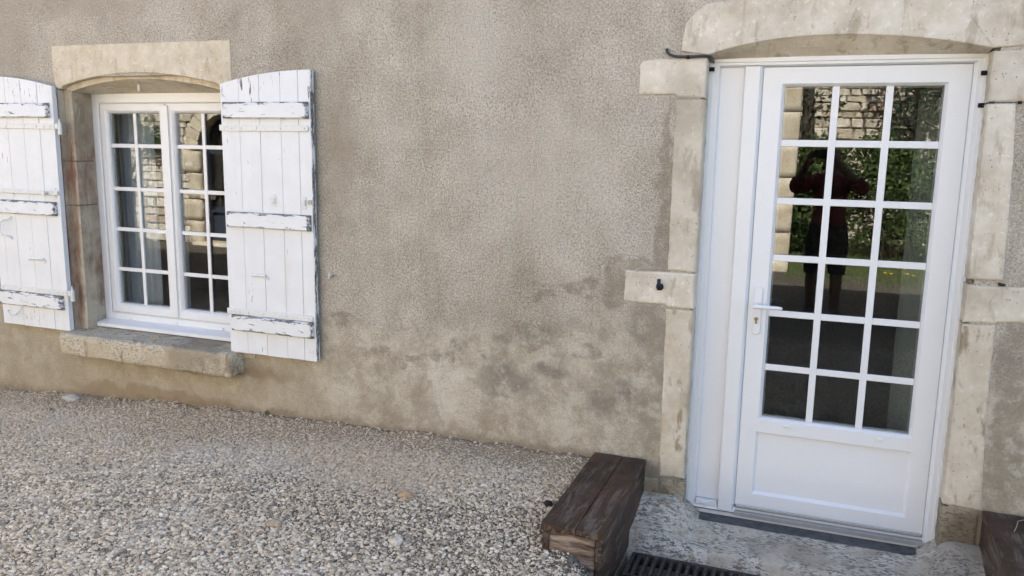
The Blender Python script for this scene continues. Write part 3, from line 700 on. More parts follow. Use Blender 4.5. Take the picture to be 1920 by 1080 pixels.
# leaf: glazed upper part and panelled lower part, one piece
lx0, lx1 = -.2690, .5530; bead = .012
m = MB().ring(lx0, lx1, .432, 2.096, [(0, 0, 0, 0, .165), (0, 0, 0, 0, .119), (.002, .002, 0, .002, .117), (.093-bead, .094-bead, .055-bead, .083-bead, .117), (.093, .094, .055, .083, .132), (.093, .094, .055, .083, .170)])
m.ring(lx0, lx1, .034, .432, [(0, 0, 0, 0, .165), (0, 0, 0, 0, .119), (.002, .002, .002, 0, .117), (.086-bead, .087-bead, .079-bead, .024-.006, .117), (.086, .087, .079, .024, .132), (.086, .087, .079, .024, .170)])
leaf = m.build('door_leaf', 'pvc', door)
MB().box(-.190, .474, .1325, .150, .105, .415).build('door_panel', 'pvc', door)
panes(door, (-.176, .459), (.487, 2.013), [.0365, .2505], [.731, .989, 1.249, 1.509, 1.767], .030, .1335, .145, .1455, .1515)
MB().ring(-.179, .462, .484, 2.016, pr((0, .1525), (.010, .1525), (.010, .165))).build('glazing_spacer', 'spacer', door)
for cx, cz in ((-.053, .457), (.342, .453)): MB().box(cx-.017, cx+.017, .109, .1175, cz-.006, cz+.006, .003).build('drain_cap', 'pvc', door)
MB().box(lx0+.004, lx1-.004, .103, .128, .026, .038, .002).build('weather_bar', 'aluminium', door)
MB().box(lx0, lx1, .120, .160, .003, .032).build('door_seal', 'seal', door)
MB().box(-.268, .556, .090, .118, -.012, .010, .002).build('sill_strip', 'aluminium', door)
# handle: long plate, lever, lock
m = MB(); P = [Vector((-.226+.019*math.cos(t)*(1 if abs(math.sin(t)) < .99 else 1), 1.0+(.095 if math.sin(t) > 0 else -.095)+.019*math.sin(t))) for t in np.linspace(0, 2*math.pi, 24, endpoint=False)]
m.loft([[(p.x, y, p.y) for p in q] for q, y in ((P, .118), (P, .109), (inset(P, .003), .106))]); m.build('handle_plate', 'pvc', door, smooth=False)
m = MB().tube([(-.226, .116, 1.028), (-.226, .060, 1.028)], .0105, 12)
m.loft([[(xx, .052+.010*math.cos(t)*s1_, 1.028+dz+.0085*math.sin(t)*s1_) for t in np.linspace(0, 2*math.pi, 12, endpoint=False)] for xx, s1_, dz in ((-.242, .7, 0), (-.236, 1.15, 0), (-.20, 1.1, .001), (-.15, 1.05, .001), (-.122, .95, 0), (-.115, .55, 0))])
m.build('door_handle', 'pvc', door, smooth=True)
m = MB().tube([(-.228, .108, .962), (-.228, .100, .962)], .0085, 14); m.box(-.2325, -.2235, .1015, .1075, .938, .958, .002); m.build('lock_cylinder', 'brass', door)
for cx, cz in ((-.491, 2.089), (.590, 2.056), (.592, 1.928)):
    MB().box(cx-.012, cx+.010, .076, .094, cz-.009, cz+.009, .002).box(cx-.004, cx+.004, .072, .078, cz-.004, cz+.004).build('rubber_clip', 'rubber', door)

# ------------------------------------------------------------------ shutters
def sh_top(t):      # t: 0 at the hinge side ... 1 at the free side
    return 2.043+0.067*(1-(1-t)**2.1)
def shutter(name, x_h, sgn, label):
    """x_h hinge-side edge; sgn +1 the leaf runs to the right, -1 to the left"""
    Wd = 0.577; X = lambda t: x_h+sgn*Wd*t
    t0 = empty(name, (X(.5), -.04, .54), label, 'shutter', None)
    cuts = [0, .212, .443, .677, .872, 1.0]; z0 = .542
    for k in range(5):
        a, b = cuts[k]+(.0013 if k else 0), cuts[k+1]-(.0013 if k < 4 else 0)
        bot = z0+random.uniform(-.0015, .0015)
        pts = [Vector((X(a), bot)), Vector((X(b), bot))]+[Vector((X(b+(a-b)*i/8), sh_top(b+(a-b)*i/8))) for i in range(9)]
        yy = random.uniform(-.0012, .0012)
        R = [[(p.x, y, p.y) for p in q] for q, y in ((inset(pts, .0016), -.056+yy), (pts, -.0545+yy), (pts, -.024))]
        MB().loft(R).build('plank', 'paint_plank', t0)
    # grey worn edge of the free side
    MB().box(min(X(1.0), X(1.008)), max(X(1.0), X(1.008)), -.0535, -.025, z0+.004, sh_top(1)-.003, .001).build('edge_strip', 'paint_edge', t0)
    for (za, zb, ta, tb) in ((1.858, 1.945, .045, .985), (1.265, 1.350, .045, .985), (.674, .764, .05, .985)):
        xa, xb = sorted((X(ta), X(tb)))
        m = MB(); c = .007
        P = [(xa, za), (xb, za), (xb, zb), (xa, zb)]
        m.loft([[(px, -.0563, pz) for px, pz in P], [(px, -.074, pz) for px, pz in P], [(px+(c if px == xa else -c), -.083, pz+(c if pz == za else -c)) for px, pz in P]])
        m.build('batten', 'paint_batten', t0)
    for zc in (1.808, .782):
        # strap with rounded end
        hw = .0165; n = 8; pts = [Vector((X(-.012), zc-hw)), Vector((X(.955), zc-hw))]+[Vector((X(.955)+sgn*hw*math.sin(t), zc-hw*math.cos(t))) for t in np.linspace(0.2, math.pi-.2, n)]+[Vector((X(.955), zc+hw)), Vector((X(-.012), zc+hw))]
        st = MB().loft([[(p.x, y, p.y) for p in q] for q, y in ((pts, -.0563), (pts, -.0640), (inset(pts, .0015), -.0655))]).build('hinge_strap', 'paint_iron', t0)
        for tb in (.04, .13, .24, .41, .68, .94):
            MB().loft([[(X(tb)+r*math.cos(t), y, zc+r*math.sin(t)) for t in np.linspace(0, 2*math.pi, 8, endpoint=False)] for r, y in ((.0075, -.065), (.0068, -.068), (.003, -.070))]).build('bolt', 'paint_iron', st)
        if sgn > 0: continue
        MB().tube([(X(-.055), -.045, zc-.050), (X(-.055), -.045, zc+.018)], .0125, 10).tube([(X(-.055), -.045, zc+.018), (X(-.055), -.045, zc+.046)], .008, 10, [1, .25]).box(min(X(-.05), X(0)), max(X(-.05), X(0)), -.060, -.052, zc-.016, zc+.016).build('hinge_knuckle', 'paint_iron', t0)
    return t0, X
SR, XR = shutter('window_shutter', -3.107, 1, 'peeling white plank shutter folded back right of the window')
SL, XL = shutter('window_shutter', -4.353, -1, 'peeling white plank shutter with sliding bolt, left of the window, cut by the picture edge')
def keeper(parent, cx, cz, mat='paint_iron', w=.013, h=.034):
    MB().box(cx-w, cx+w, -.0595, -.0558, cz-h, cz+h, .0012).box(cx-w*.9, cx+w*.9, -.072, -.0590, cz-h*.42, cz+h*.42, .002).build('bolt_keeper', mat, parent)
keeper(SR, -2.776, 1.42); keeper(SR, -2.580, 1.415)
MB().box(-2.552, -2.520, -.066, -.050, 1.408, 1.432, .003).build('latch_tongue', 'paint_rusty', SR)
def catch(parent, xa, xb, zc):
    MB().tube([(xa, -.064, zc), (xb, -.064, zc+.002)], .0085, 10).tube([(xb, -.058, zc), (xb+.012, -.066, zc-.008), (xb+.012, -.070, zc-.022)], .004, 6).box(xa-.008, xa+.006, -.062, -.0555, zc-.010, zc+.010, .001).build('latch_barrel', 'paint_iron', parent)
catch(SR, -2.935, -2.84, 1.000); catch(SL, -4.645, -4.52, .985)
# long sliding bolt of the left shutter
MB().box(-4.90, -4.352, -.0715, -.0605, 1.394, 1.418, .003).build('slide_bolt', 'paint_iron', SL)
MB().tube([(-4.44, -.068, 1.406), (-4.44, -.092, 1.406)], .009, 10).tube([(-4.44, -.090, 1.406), (-4.44, -.100, 1.406)], .015, 12).build('bolt_knob', 'paint_iron', SL)
for cx in (-4.745, -4.392): keeper(SL, cx, 1.403)
MB().tube([(-4.782, -.058, 1.245), (-4.782, -.070, 1.228), (-4.80, -.095, 1.222), (-4.832, -.098, 1.205), (-4.836, -.098, 1.150), (-4.82, -.095, 1.128), (-4.79, -.072, 1.118), (-4.785, -.058, 1.100)], .0052, 8).build('pull_handle', 'paint_iron', SL)
MB().tube([(-4.868, -.060, .630), (-4.866, -.074, .628), (-4.83, -.082, .606), (-4.79, -.080, .612), (-4.755, -.074, .645), (-4.748, -.062, .668)], .0035, 6).build('hook_rod', 'paint_iron', SL)

# ------------------------------------------------------------------ wooden box steps each side of the doorstep
def wstep(name, x0, x1, yb, yf, zt, label, skew=0.0):
    t = empty(name, ((x0+x1)/2, (yb+yf)/2, zt-.30), label, 'step', 'brown wooden box steps')
    sh = lambda p: Vector((p.x+skew*(yb-p.y), p.y, p.z))
    cut = x0+(x1-x0)*.56
    for a, b in ((x0-.004, cut-.001), (cut+.001, x1+.003)):
        rough_box(a, b, yf-.010, yb, zt-.030, zt, .022, .0012, .003, sh).build('top_plank', 'brown_wood', t)
    for xa in (x0, x1-.030):
        rough_box(xa, xa+.030, yf, yb-.002, zt-.30, zt-.0305, .03, .0012, .003, sh).build('side_board', 'brown_wood', t, smooth=True)
    rough_box(x0+.031, x1-.031, yf+.0015, yf+.030, zt-.30, zt-.032, .02, .002, .004, sh).build('end_board', 'bare_wood', t, smooth=True)
    return t
wstep('wooden_step', -.938, -.688, -.018, -.850, .248, 'worn brown wooden box step on the gravel left of the doorstep')
wstep('wooden_step', .752, 1.20, -.018, -.850, .246, 'dark brown wooden box step right of the door, cut by the picture corner')
MB().tube([(.90, -.06, .250), (.86, -.12, .262), (.845, -.17, .256), (.83, -.21, .252)], .0022, 5).build('straw', 'twig')
tag(bpy.data.objects['straw'], 'thin dry straw lying on the dark step beside the door', 'straw')
MB().tube([(.885, -.22, .252), (.93, -.225, .262), (.97, -.20, .252)], .0026, 5).build('straw', 'twig')
tag(bpy.data.objects['straw.001'], 'curved pale straw at the picture edge on the dark step', 'straw')

# ------------------------------------------------------------------ drain grate
gr = empty('drain_grate', (0.02, -.50, -.085), 'rusty iron slot drain grate sunk in front of the stone doorstep', 'drain grate')
GX0, GX1, GYB, GYF, GT = -.664, .74, -.358, -.572, -.062
MB().box(GX0, GX1, GYB-.018, GYB, GT-.05, GT, .002).box(GX0, GX1, GYF, GYF+.016, GT-.05, GT, .002).box(GX0, GX0+.016, GYF+.016, GYB-.018, GT-.05, GT, .002).box(GX1-.016, GX1, GYF+.016, GYB-.018, GT-.05, GT, .002).build('grate_frame', 'cast_iron', gr)
xx = GX0+.034; first = None
while xx < GX1-.02:
    if first is None:
        first = MB().loft([[(xx+dx, y, GT+dz) for dx, dz in ((-.007, -.030), (.007, -.030), (.0085, -.006), (.005, -.002), (-.005, -.002), (-.0085, -.006))] for y in (GYF+.0165, GYB-.0185)]).build('grate_bar', 'cast_iron', gr); fx = xx
    else:
        c = first.copy(); COL.objects.link(c); c.parent = gr; c.location = first.location+Vector((xx-fx, 0, random.uniform(-.001, .001)))
    xx += .0365
MB().box(GX0-.006, GX1+.006, GYF-.004, GYF-.001, GT-.20, GT-.004).box(GX0-.006, GX1+.006, GYF-.001, GYB+.001, GT-.22, GT-.19).build('channel', 'rubber', gr)

# ------------------------------------------------------------------ small things on the wall
m = MB().tube([(-.682, .012, 2.172), (-.682, -.016, 2.166), (-.678, -.022, 2.155), (-.664, -.020, 2.144), (-.640, -.017, 2.137), (-.600, -.016, 2.1345), (-.55, -.016, 2.1355), (-.515, -.015, 2.1370), (-.501, -.012, 2.1360), (-.493, .010, 2.132), (-.490, .05, 2.128), (-.489, .085, 2.124), (-.488, .104, 2.118)], .0062, 10)
cb = m.build('cable', 'cable', smooth=True); tag(cb, 'short black cable bent round the top left corner of the door', 'cable')
MB().box(-.592, -.580, -.026, -.004, 2.126, 2.141, .002).build('cable_clip', 'rubber', cb)
m = MB().tube([(.592, .085, 1.925), (.604, -.008, 1.9345), (.66, -.010, 1.9335), (.72, -.010, 1.935), (.80, -.010, 1.938)], .0013, 6)
wr = m.build('wire', 'cable', smooth=True); tag(wr, 'thin black wire running from the door frame along a stone joint', 'wire')
MB().box(.702, .716, -.016, -.006, 1.927, 1.939, .002).build('wire_clip', 'rubber', wr)
def pintle(name, cx, cz, label, horiz=False):
    m = MB()
    if not horiz:
        m.tube([(cx, .02, cz-.012), (cx, -.020, cz-.012), (cx, -.040, cz-.010)], .011, 10).tube([(cx, -.040, cz-.022), (cx, -.040, cz+.028)], .0085, 10).tube([(cx, -.012, cz-.012), (cx, -.006, cz-.012)], .018, 10)
    else:
        m.tube([(cx-.006, .01, cz), (cx-.004, -.012, cz), (cx+.012, -.018, cz-.001)], .007, 8, [1, 1, .7])
    o = m.build(name, 'iron_black', smooth=True); return tag(o, label, 'hook')
pintle('iron_pintle', -.662, 1.110, 'black iron shutter pintle stuck in the left door stone')
pintle('iron_pintle', .722, 1.212, 'black iron stub in the joint of the right door stones', True)
m = MB().tube([(-2.443, .01, 1.020), (-2.443, -.030, 1.022), (-2.443, -.040, 1.026)], .006, 8).loft([[(-2.443+r*math.cos(t), -.040+r*.6*math.sin(t), 1.005+zz) for t in np.linspace(0, 2*math.pi, 8, endpoint=False)] for r, zz in ((.004, 0), (.010, .008), (.011, .025), (.008, .040), (.003, .046))])
tag(m.build('shutter_stop', 'paint_rusty', smooth=True), 'small pale metal shutter stop on bare wall right of the window', 'shutter stop')
m = MB().tube([(-3.832, .10, 2.080), (-3.832, .10, 2.040), (-3.832, .098, 2.020)], .007, 8).tube([(-3.832, .10, 2.078), (-3.832, .10, 2.070)], .015, 10)
tag(m.build('ceiling_hook', 'paint_iron', smooth=True), 'small white hook under the arch of the window', 'hook')
# snail shell on the sill
m = MB(); pts = []; tp = []
for k in range(34):
    a = k/33*4.2*math.pi; r = .0135*math.exp(-a*.13); pts.append((-3.69+r*math.cos(a), -.045+r*.7*math.sin(a), .548+.010+.0011*a-r*.2)); tp.append(max(.08, math.exp(-a*.15)))
m.tube(pts, .0085, 8, tp); tag(m.build('snail_shell', 'shell', smooth=True), 'small brown snail shell lying on the window sill', 'snail shell')
# weeds
def weed(x, y, n, h, label, seed):
    r = random.Random(seed); m = MB(); z = gz(x, y)
    for k in range(n):
        a = r.uniform(0, 6.28); l = h*r.uniform(.5, 1); b = r.uniform(.3, .9)
        p0 = Vector((x+r.uniform(-.01, .01), y+r.uniform(-.01, .006), z)); d = Vector((math.cos(a)*b, -abs(math.sin(a))*b, 1)).normalized(); s_ = d.orthogonal().normalized()*l*.10
        p1 = p0+d*l*.55; p2 = p0+d*l+Vector((0, 0, -l*.15))
        m.add([p0, p1-s_, p2, p1+s_], [(0, 1, 2, 3)])
    o = m.build('weed', 'weed', fix=False); return tag(o, label, 'weed')
weed(-2.90, -.02, 9, .045, 'tiny green weed at the foot of the wall below the right shutter', 2)
weed(-4.26, -.30, 6, .045, 'thin weed in the gravel below the left end of the sill', 5)
# larger loose stones on the gravel
def loose(x, y, r, sx, sy, sz, tone, label, seed):
    bm = bmesh.new(); bmesh.ops.create_icosphere(bm, subdivisions=3, radius=1)
    for v in bm.verts:
        w = 1+.35*mnoise.noise(v.co*1.1+Vector((seed*3.7, 0, 0)))+.12*mnoise.noise(v.co*3+Vector((seed, 5, 0)))
        v.co = Vector((v.co.x*sx*w*r+x, v.co.y*sy*w*r+y, v.co.z*sz*w*r+gz(x, y)+sz*r*.55))
    bm.verts.index_update(); m = MB().add([v.co[:] for v in bm.verts], [[v.index for v in f.verts] for f in bm.faces]); bm.free()
    nm = 'loose_'+str(tone)
    if nm not in MAT: plain(nm, tone, .85, .2, nscale=60, namp=.2, bump=.4)
    return tag(m.build('loose_stone', nm, smooth=True), label, 'stone')
GP = lambda px, py: None
for a in ((-4.33, -.10, .040, 1.5, 1.0, .55, (.42, .385, .335), 'flat bluish grey stone by the wall below the sill\'s left end', 1),
          (-1.62, -.72, .026, 1.5, 1, .6, (.38, .27, .16), 'ochre pebble in the middle of the gravel', 2),
          (-1.98, -1.18, .026, 1.3, 1, .6, (.38, .31, .22), 'tan pebble in the near gravel left of the middle', 3),
          (-1.02, -.52, .018, 1.2, 1, .8, (.035, .028, .022), 'small dark clod on the gravel beside the wooden step', 4),
          (-2.75, -.55, .024, 1.6, 1, .6, (.44, .39, .33), 'pale grey pebble below the right shutter', 5),
          (-1.45, -1.12, .026, 1.1, 1, .7, (.54, .48, .40), 'whitish round pebble in the near gravel', 6)):
    loose(*a)

# ------------------------------------------------------------------ curtains indoors
def curtain(name, x0, x1, y, z0, z1, folds, amp, mat, label, sub=6):
    n = folds*sub; m = MB(); nz = 8
    for k in range(nz+1):
        for i in range(n+1):
            t = i/n; m.v.append((x0+(x1-x0)*t, y+amp*math.sin(t*folds*2*math.pi)*(1+.2*math.sin(k*.9+i)), z0+(z1-z0)*k/nz))
    for k in range(nz):
        for i in range(n): a = k*(n+1)+i; m.f.append((a, a+1, a+n+2, a+n+1))
    K = len(m.v); m.v += [(p[0], p[1]+.002, p[2]) for p in m.v[:K]]; m.f += [tuple(K+q for q in reversed(f)) for f in m.f]
    return tag(m.build(name, mat, smooth=True, fix=False), label, 'curtain')
curtain('curtain', -4.318, -4.02, .39, .62, 2.0, 5, .014, 'drape', 'grey curtain hanging inside at the left of the window')
curtain('curtain', -3.90, -3.76, .36, .62, 2.0, 3, .012, 'drape', 'pale narrow curtain behind the middle of the window')
curtain('curtain', .40, .95, .50, .02, 2.4, 4, .012, 'sheer', 'pale sheer curtain hanging inside at the right of the door')

# ------------------------------------------------------------------ across the courtyard (seen in the panes)
def stonework(name, parent, x0, x1, yf, z0, z1, holes, seed, dy=.05):
    """coursed rubble facing -> +y side, one part"""
    r = random.Random(seed); m = MB(); z = z0
    while z < z1:
        h = r.uniform(.09, .20); x = x0
        while x < x1:
            w = r.uniform(.14, .42)*(.7+h*2); a, b, c, d = x+.008, min(x+w, x1)-.008, z+.007, z+h-.007
            if b-a > .03 and not any(hx0-.01 < (a+b)/2 < hx1+.01 and hz0 < (c+d)/2 < hz1 for hx0, hx1, hz0, hz1 in holes):
                o = r.uniform(0, dy); j = lambda: r.uniform(-.012, .012); k = .25*min(b-a, d-c)
                q = [(a+j(), c+j()), (b+j(), c+j()), (b+j(), d+j()), (a+j(), d+j())]
                qi = [(p[0]+(k*.4 if i in (0, 3) else -k*.4), p[1]+(k*.4 if i < 2 else -k*.4)) for i, p in enumerate(q)]
                m.loft([[(p[0], yf-.10, p[1]) for p in q], [(p[0], yf+o*.4, p[1]) for p in q], [(p[0], yf+o+.015, p[1]) for p in qi]], cap0=False)
            x += w
        z += h
    o = m.build(name, 'rubble', parent); o['kind'] = 'stuff'; return o
YB = -6.95
opp = empty('stone_house', (-10, YB-3, 0), 'sunlit rubble stone house across the courtyard, mirrored in the window panes', 'house')
HOL = [(-9.88, -8.68, -1, 2.3)]
m = MB()
for (a, b, c, d) in ((-20, -9.88, -.4, 4.6), (-8.68, -.80, -.4, 4.6), (-9.88, -8.68, 2.3, 4.6)): m.box(a, b, YB-.5, YB-.03, c, d)
m.box(-20, -.80, YB-6.5, YB-6.0, -.4, 4.6).box(-20, -19.5, YB-6.0, YB-.5, -.4, 4.6).box(-1.3, -.80, YB-6.0, YB-.5, -.4, 4.6)
m.build('wall', 'mortar', opp)
stonework('stonework', opp, -16, -.95, YB, -.1, 4.6, HOL, 3)
m = MB().loft([[(xx, a, b) for a, b in ((YB+.35, 4.55), (YB-3.25, 6.4), (YB-6.9, 4.55), (YB-6.9, 4.7), (YB-3.25, 6.55), (YB+.35, 4.70))] for xx in (-20.3, -.55)]); m.build('roof', 'roof_tile', opp)
z = -.1; k = 0
while z < 4.5:
    h = random.uniform(.30, .45); w = .55 if k % 2 else .36
    rough_box(-.80-w, -.30, YB-.30, YB+.05, z+.001, z+h-.001, .08, .003, .003).build('quoin', 'stone_quoin', opp, smooth=True); z += h; k += 1
# arched doorway of that house
ac = -9.28
n = 13; r0, r1 = .60, .86
for i in range(n):
    a0, a1 = math.pi*i/n+.012, math.pi*(i+1)/n-.012
    P = [(ac+rr*math.cos(a), 1.62+rr*math.sin(a)) for rr, a in ((r0, a0), (r1, a0), (r1, (a0+a1)/2), (r1, a1), (r0, a1), (r0, (a0+a1)/2))]
    MB().loft([[(px, yy, pz) for px, pz in P] for yy in (YB+.06, YB-.35)]).build('arch_stone', 'stone_quoin', opp)
for sx in (-1, 1):
    z = 0.0
    for h in (.42, .36, .44, .38):
        xa, xb = sorted((ac+sx*.60, ac+sx*(.86 if h > .4 else .98)))
        rough_box(xa, xb, YB-.35, YB+.055, z+.006, z+h-.006, .08, .004, .01).build('jamb_stone', 'stone_quoin', opp, smooth=True); z += h
P = [(ac-.60, .05), (ac+.60, .05)]+[(ac+.60*math.cos(t), 1.62+.60*math.sin(t)) for t in np.linspace(0, math.pi, 20)]
PI_ = [(ac+(px-ac)*.90, .16+(pz-.05)*.945) for px, pz in P]
m = MB(); m.loft([[(px, YB-.22, pz) for px, pz in P], [(px, YB-.16, pz) for px, pz in P], [(px, YB-.16, pz) for px, pz in PI_], [(px, YB-.20, pz) for px, pz in PI_]], False, False)
m.box(ac-.03, ac+.03, YB-.20, YB-.15, .16, 2.2).box(ac-.56, ac+.56, YB-.20, YB-.152, .55, .65).box(ac-.56, ac+.56, YB-.20, YB-.152, 1.55, 1.62)
od = m.build('door', 'door_blue', opp)
MB().box(ac-.58, ac+.58, YB-.215, YB-.205, .10, .56).build('door_panel', 'door_blue', od)
MB().box(ac-.58, ac-.03, YB-.212, YB-.206, .65, 2.2).box(ac+.03, ac+.58, YB-.212, YB-.206, .65, 2.2).build('pane', 'glass', od)
MB().box(ac-.60, ac+.60, YB-.9, YB-.88, 0, 2.3).build('indoor_wall', 'seal', opp)
rough_box(ac-.72, ac+.72, YB-.30, YB+.18, -.10, .06, .08, .004, .012).build('doorstep', 'stone_quoin', opp, smooth=True)

# leaves as many small faces in one mesh
def leaves(C_, N_, size, rg, up=.3):
    """C_: centres (n,3); one four-cornered leaf each"""
    n = len(C_); d = rg.normal(size=(n, 3)); d /= np.linalg.norm(d, axis=1)[:, None]
    nn = rg.normal(size=(n, 3)); nn[:, 2] += up; s_ = np.cross(d, nn); s_ /= np.linalg.norm(s_, axis=1)[:, None]
    L_ = size*rg.uniform(.6, 1.25, (n, 1)); w = L_*.30
    V = np.stack([C_, C_+d*L_*.5+s_*w, C_+d*L_, C_+d*L_*.5-s_*w], 1).reshape(-1, 3)
    return V, np.arange(n*4).reshape(-1, 4)
def leafmesh(name, C_, size, mat, parent, up=.3):
    rg = np.random.default_rng(len(C_)); V, F = leaves(C_, None, size, rg, up); c = V.mean(0)
    me = bpy.data.meshes.new(name); me.from_pydata((V-c).tolist(), [], F.tolist()); me.materials.append(MAT[mat])
    return link(name, me, c, parent)
def clumps(cs, n, rg):
    out = []
    for (cx, cy, cz, rx, ry, rz) in cs:
        u = rg.normal(size=(n, 3)); u /= np.linalg.norm(u, axis=1)[:, None]; r = rg.uniform(.45, 1.05, (n, 1))**.6
        out.append(np.array([cx, cy, cz])+u*r*np.array([rx, ry, rz]))
    return np.concatenate(out)
rg = np.random.default_rng(4)
def bush(x, y, w, h, label, seed):
    rg = np.random.default_rng(seed); z = gz(x, y)
    t = empty('hedge_shrub', (x, y, z), label, 'shrub', 'clipped shrubs of the hedge')
    cs = [(x+rg.uniform(-w, w)*.6, y+rg.uniform(-.35, .35), z+rg.uniform(.12, .92)*h, rg.uniform(.2, .36), rg.uniform(.2, .36), rg.uniform(.16, .3)) for _ in range(34)]
    leafmesh('crown', clumps(cs, 190, rg), .075, 'leaf_hedge', t)
    m = MB()
    for k in range(5): m.tube([(x+rg.uniform(-.1, .1), y, z-.05), (x+rg.uniform(-.25, .25), y+rg.uniform(-.1, .1), z+h*.4), (x+rg.uniform(-.5, .5)*w, y+rg.uniform(-.2, .2), z+h*.8)], .022, 6, [1, .7, .3])
    m.build('stem', 'bark', t)
for i, (bx, by, bh, nm) in enumerate(((.05, -8.9, 1.72, 'next to the pale stone corner'), (.95, -8.8, 1.85, 'second from the pale stone corner'), (1.9, -8.9, 1.75, 'third from the pale stone corner'), (2.9, -8.8, 1.8, 'fourth from the pale stone corner'), (3.9, -8.9, 1.8, 'farthest from the pale stone corner'))):
    bush(bx, by, .6, bh, 'sunlit green hedge shrub mirrored in the door, '+nm, 20+i)
def tree(x, y, h, r, label, seed, mat='leaf_tree', nl=150):
    rg = np.random.default_rng(seed); z = gz(x, y); t = empty('dark_tree', (x, y, z), label, 'tree')
    m = MB().tube([(x, y, z-.1), (x+.05, y, z+h*.35), (x-.04, y+.05, z+h*.7), (x, y, z+h)], .13, 9, [1, .8, .5, .15])
    cs = []
    for k in range(26):
        a = rg.uniform(0, 6.28); zz = rg.uniform(.45, 1.02)*h; q = r*(1.1-abs(zz/h-.7))*rg.uniform(.4, 1)
        p = (x+q*math.cos(a), y+q*math.sin(a), z+zz); m.tube([(x, y, z+zz*.8), ((x+p[0])/2, (y+p[1])/2, z+zz*.95), p], .035, 5, [1, .6, .25])
        cs.append((*p, rg.uniform(.3, .5), rg.uniform(.3, .5), rg.uniform(.22, .4)))
    m.build('trunk', 'bark', t); leafmesh('crown', clumps(cs, nl, rg), .09, mat, t)
tree(1.75, -9.75, 4.4, .95, 'dark evergreen tree behind the hedge, mirrored in the upper right door panes', 31)
tree(3.6, -9.8, 4.8, 1.1, 'dark evergreen tree behind the far end of the hedge', 32)
tree(-.28, -9.6, 4.6, .5, 'dark slim tree beside the pale stone corner, mirrored in the upper left door panes', 33, nl=60)
gw = empty('garden_wall', (3, -11.3, 0), 'tall sunlit rubble wall behind the hedge, mirrored in the top door panes', 'wall')
MB().box(-.78, 12, -11.7, -11.33, -.4, 4.3).build('wall_core', 'mortar', gw)
stonework('stonework', gw, -.75, 9, -11.3, -.1, 4.3, [], 8)
# rose climbing on the stone house
cr = empty('climbing_rose', (-11.35, YB+.2, 0), 'climbing rose on the stone house, mirrored in the left window leaf', 'climbing plant')
cs = [(-11.35+rg.uniform(-.55, .75), YB+.18+rg.uniform(-.05, .12), rg.uniform(1.55, 2.7), .2, .12, .18) for _ in range(26)]
leafmesh('crown', clumps(cs, 80, rg), .07, 'leaf_vine', cr)
m = MB()
for k in range(6): m.tube([(-11.4+k*.03, YB+.14, -.05), (-11.38+rg.uniform(-.1, .1), YB+.14, .9), (-11.35+rg.uniform(-.4, .5), YB+.16, 1.7), (-11.35+rg.uniform(-.6, .8), YB+.18, 2.5)], .016, 5, [1, .8, .6, .3])
m.build('stem', 'bark', cr)
# grass strip with dandelions
n = 26000; px = rg.uniform(-.3, 6, n); py = rg.uniform(-9.4, -6.05, n)
keep = rg.uniform(size=n) < np.clip((-6.0-py)/.8, .08, 1); px, py = px[keep], py[keep]; n = len(px)
hz = rg.uniform(.03, .085, n); a = rg.uniform(0, 6.28, n); z0 = np.array([gz(x, y) for x, y in zip(px, py)])
V = np.stack([np.stack([px-.004*np.cos(a), py-.004*np.sin(a), z0], 1), np.stack([px+.004*np.cos(a), py+.004*np.sin(a), z0], 1), np.stack([px+rg.normal(0, .02, n), py+rg.normal(0, .02, n), z0+hz], 1)], 1).reshape(-1, 3)
me = bpy.data.meshes.new('grass'); me.from_pydata(V.tolist(), [], np.arange(3*n).reshape(-1, 3).tolist()); me.materials.append(MAT['grass'])
tag(link('grass', me, (0, 0, 0)), 'strip of short sunlit grass in front of the hedge', 'grass', None, 'stuff')
dm = MB().loft([[(r*math.cos(t), r*math.sin(t), zz) for t in np.linspace(0, 2*math.pi, 10, endpoint=False)] for r, zz in ((.006, .085), (.024, .096), (.022, .102), (.006, .105))])
ds = MB().tube([(0, 0, 0), (.004, 0, .086)], .0025, 5)
d0 = None
for k in range(34):
    x, y = rg.uniform(-.2, 3.2), rg.uniform(-8.1, -6.6); z = gz(x, y)
    t = empty('dandelion', (x, y, z), 'small yellow dandelion in the sunlit grass strip', 'flower', 'dandelions in the grass strip')
    if d0 is None:
        f_ = dm.build('flower_head', 'petal'); s_ = ds.build('stem', 'weed'); d0 = (f_, s_); loc = (f_.location.copy(), s_.location.copy()); f_.parent = t; s_.parent = t
    else:
        for o, l in zip(d0, loc):
            c = o.copy(); COL.objects.link(c); c.parent = t; c.location = l

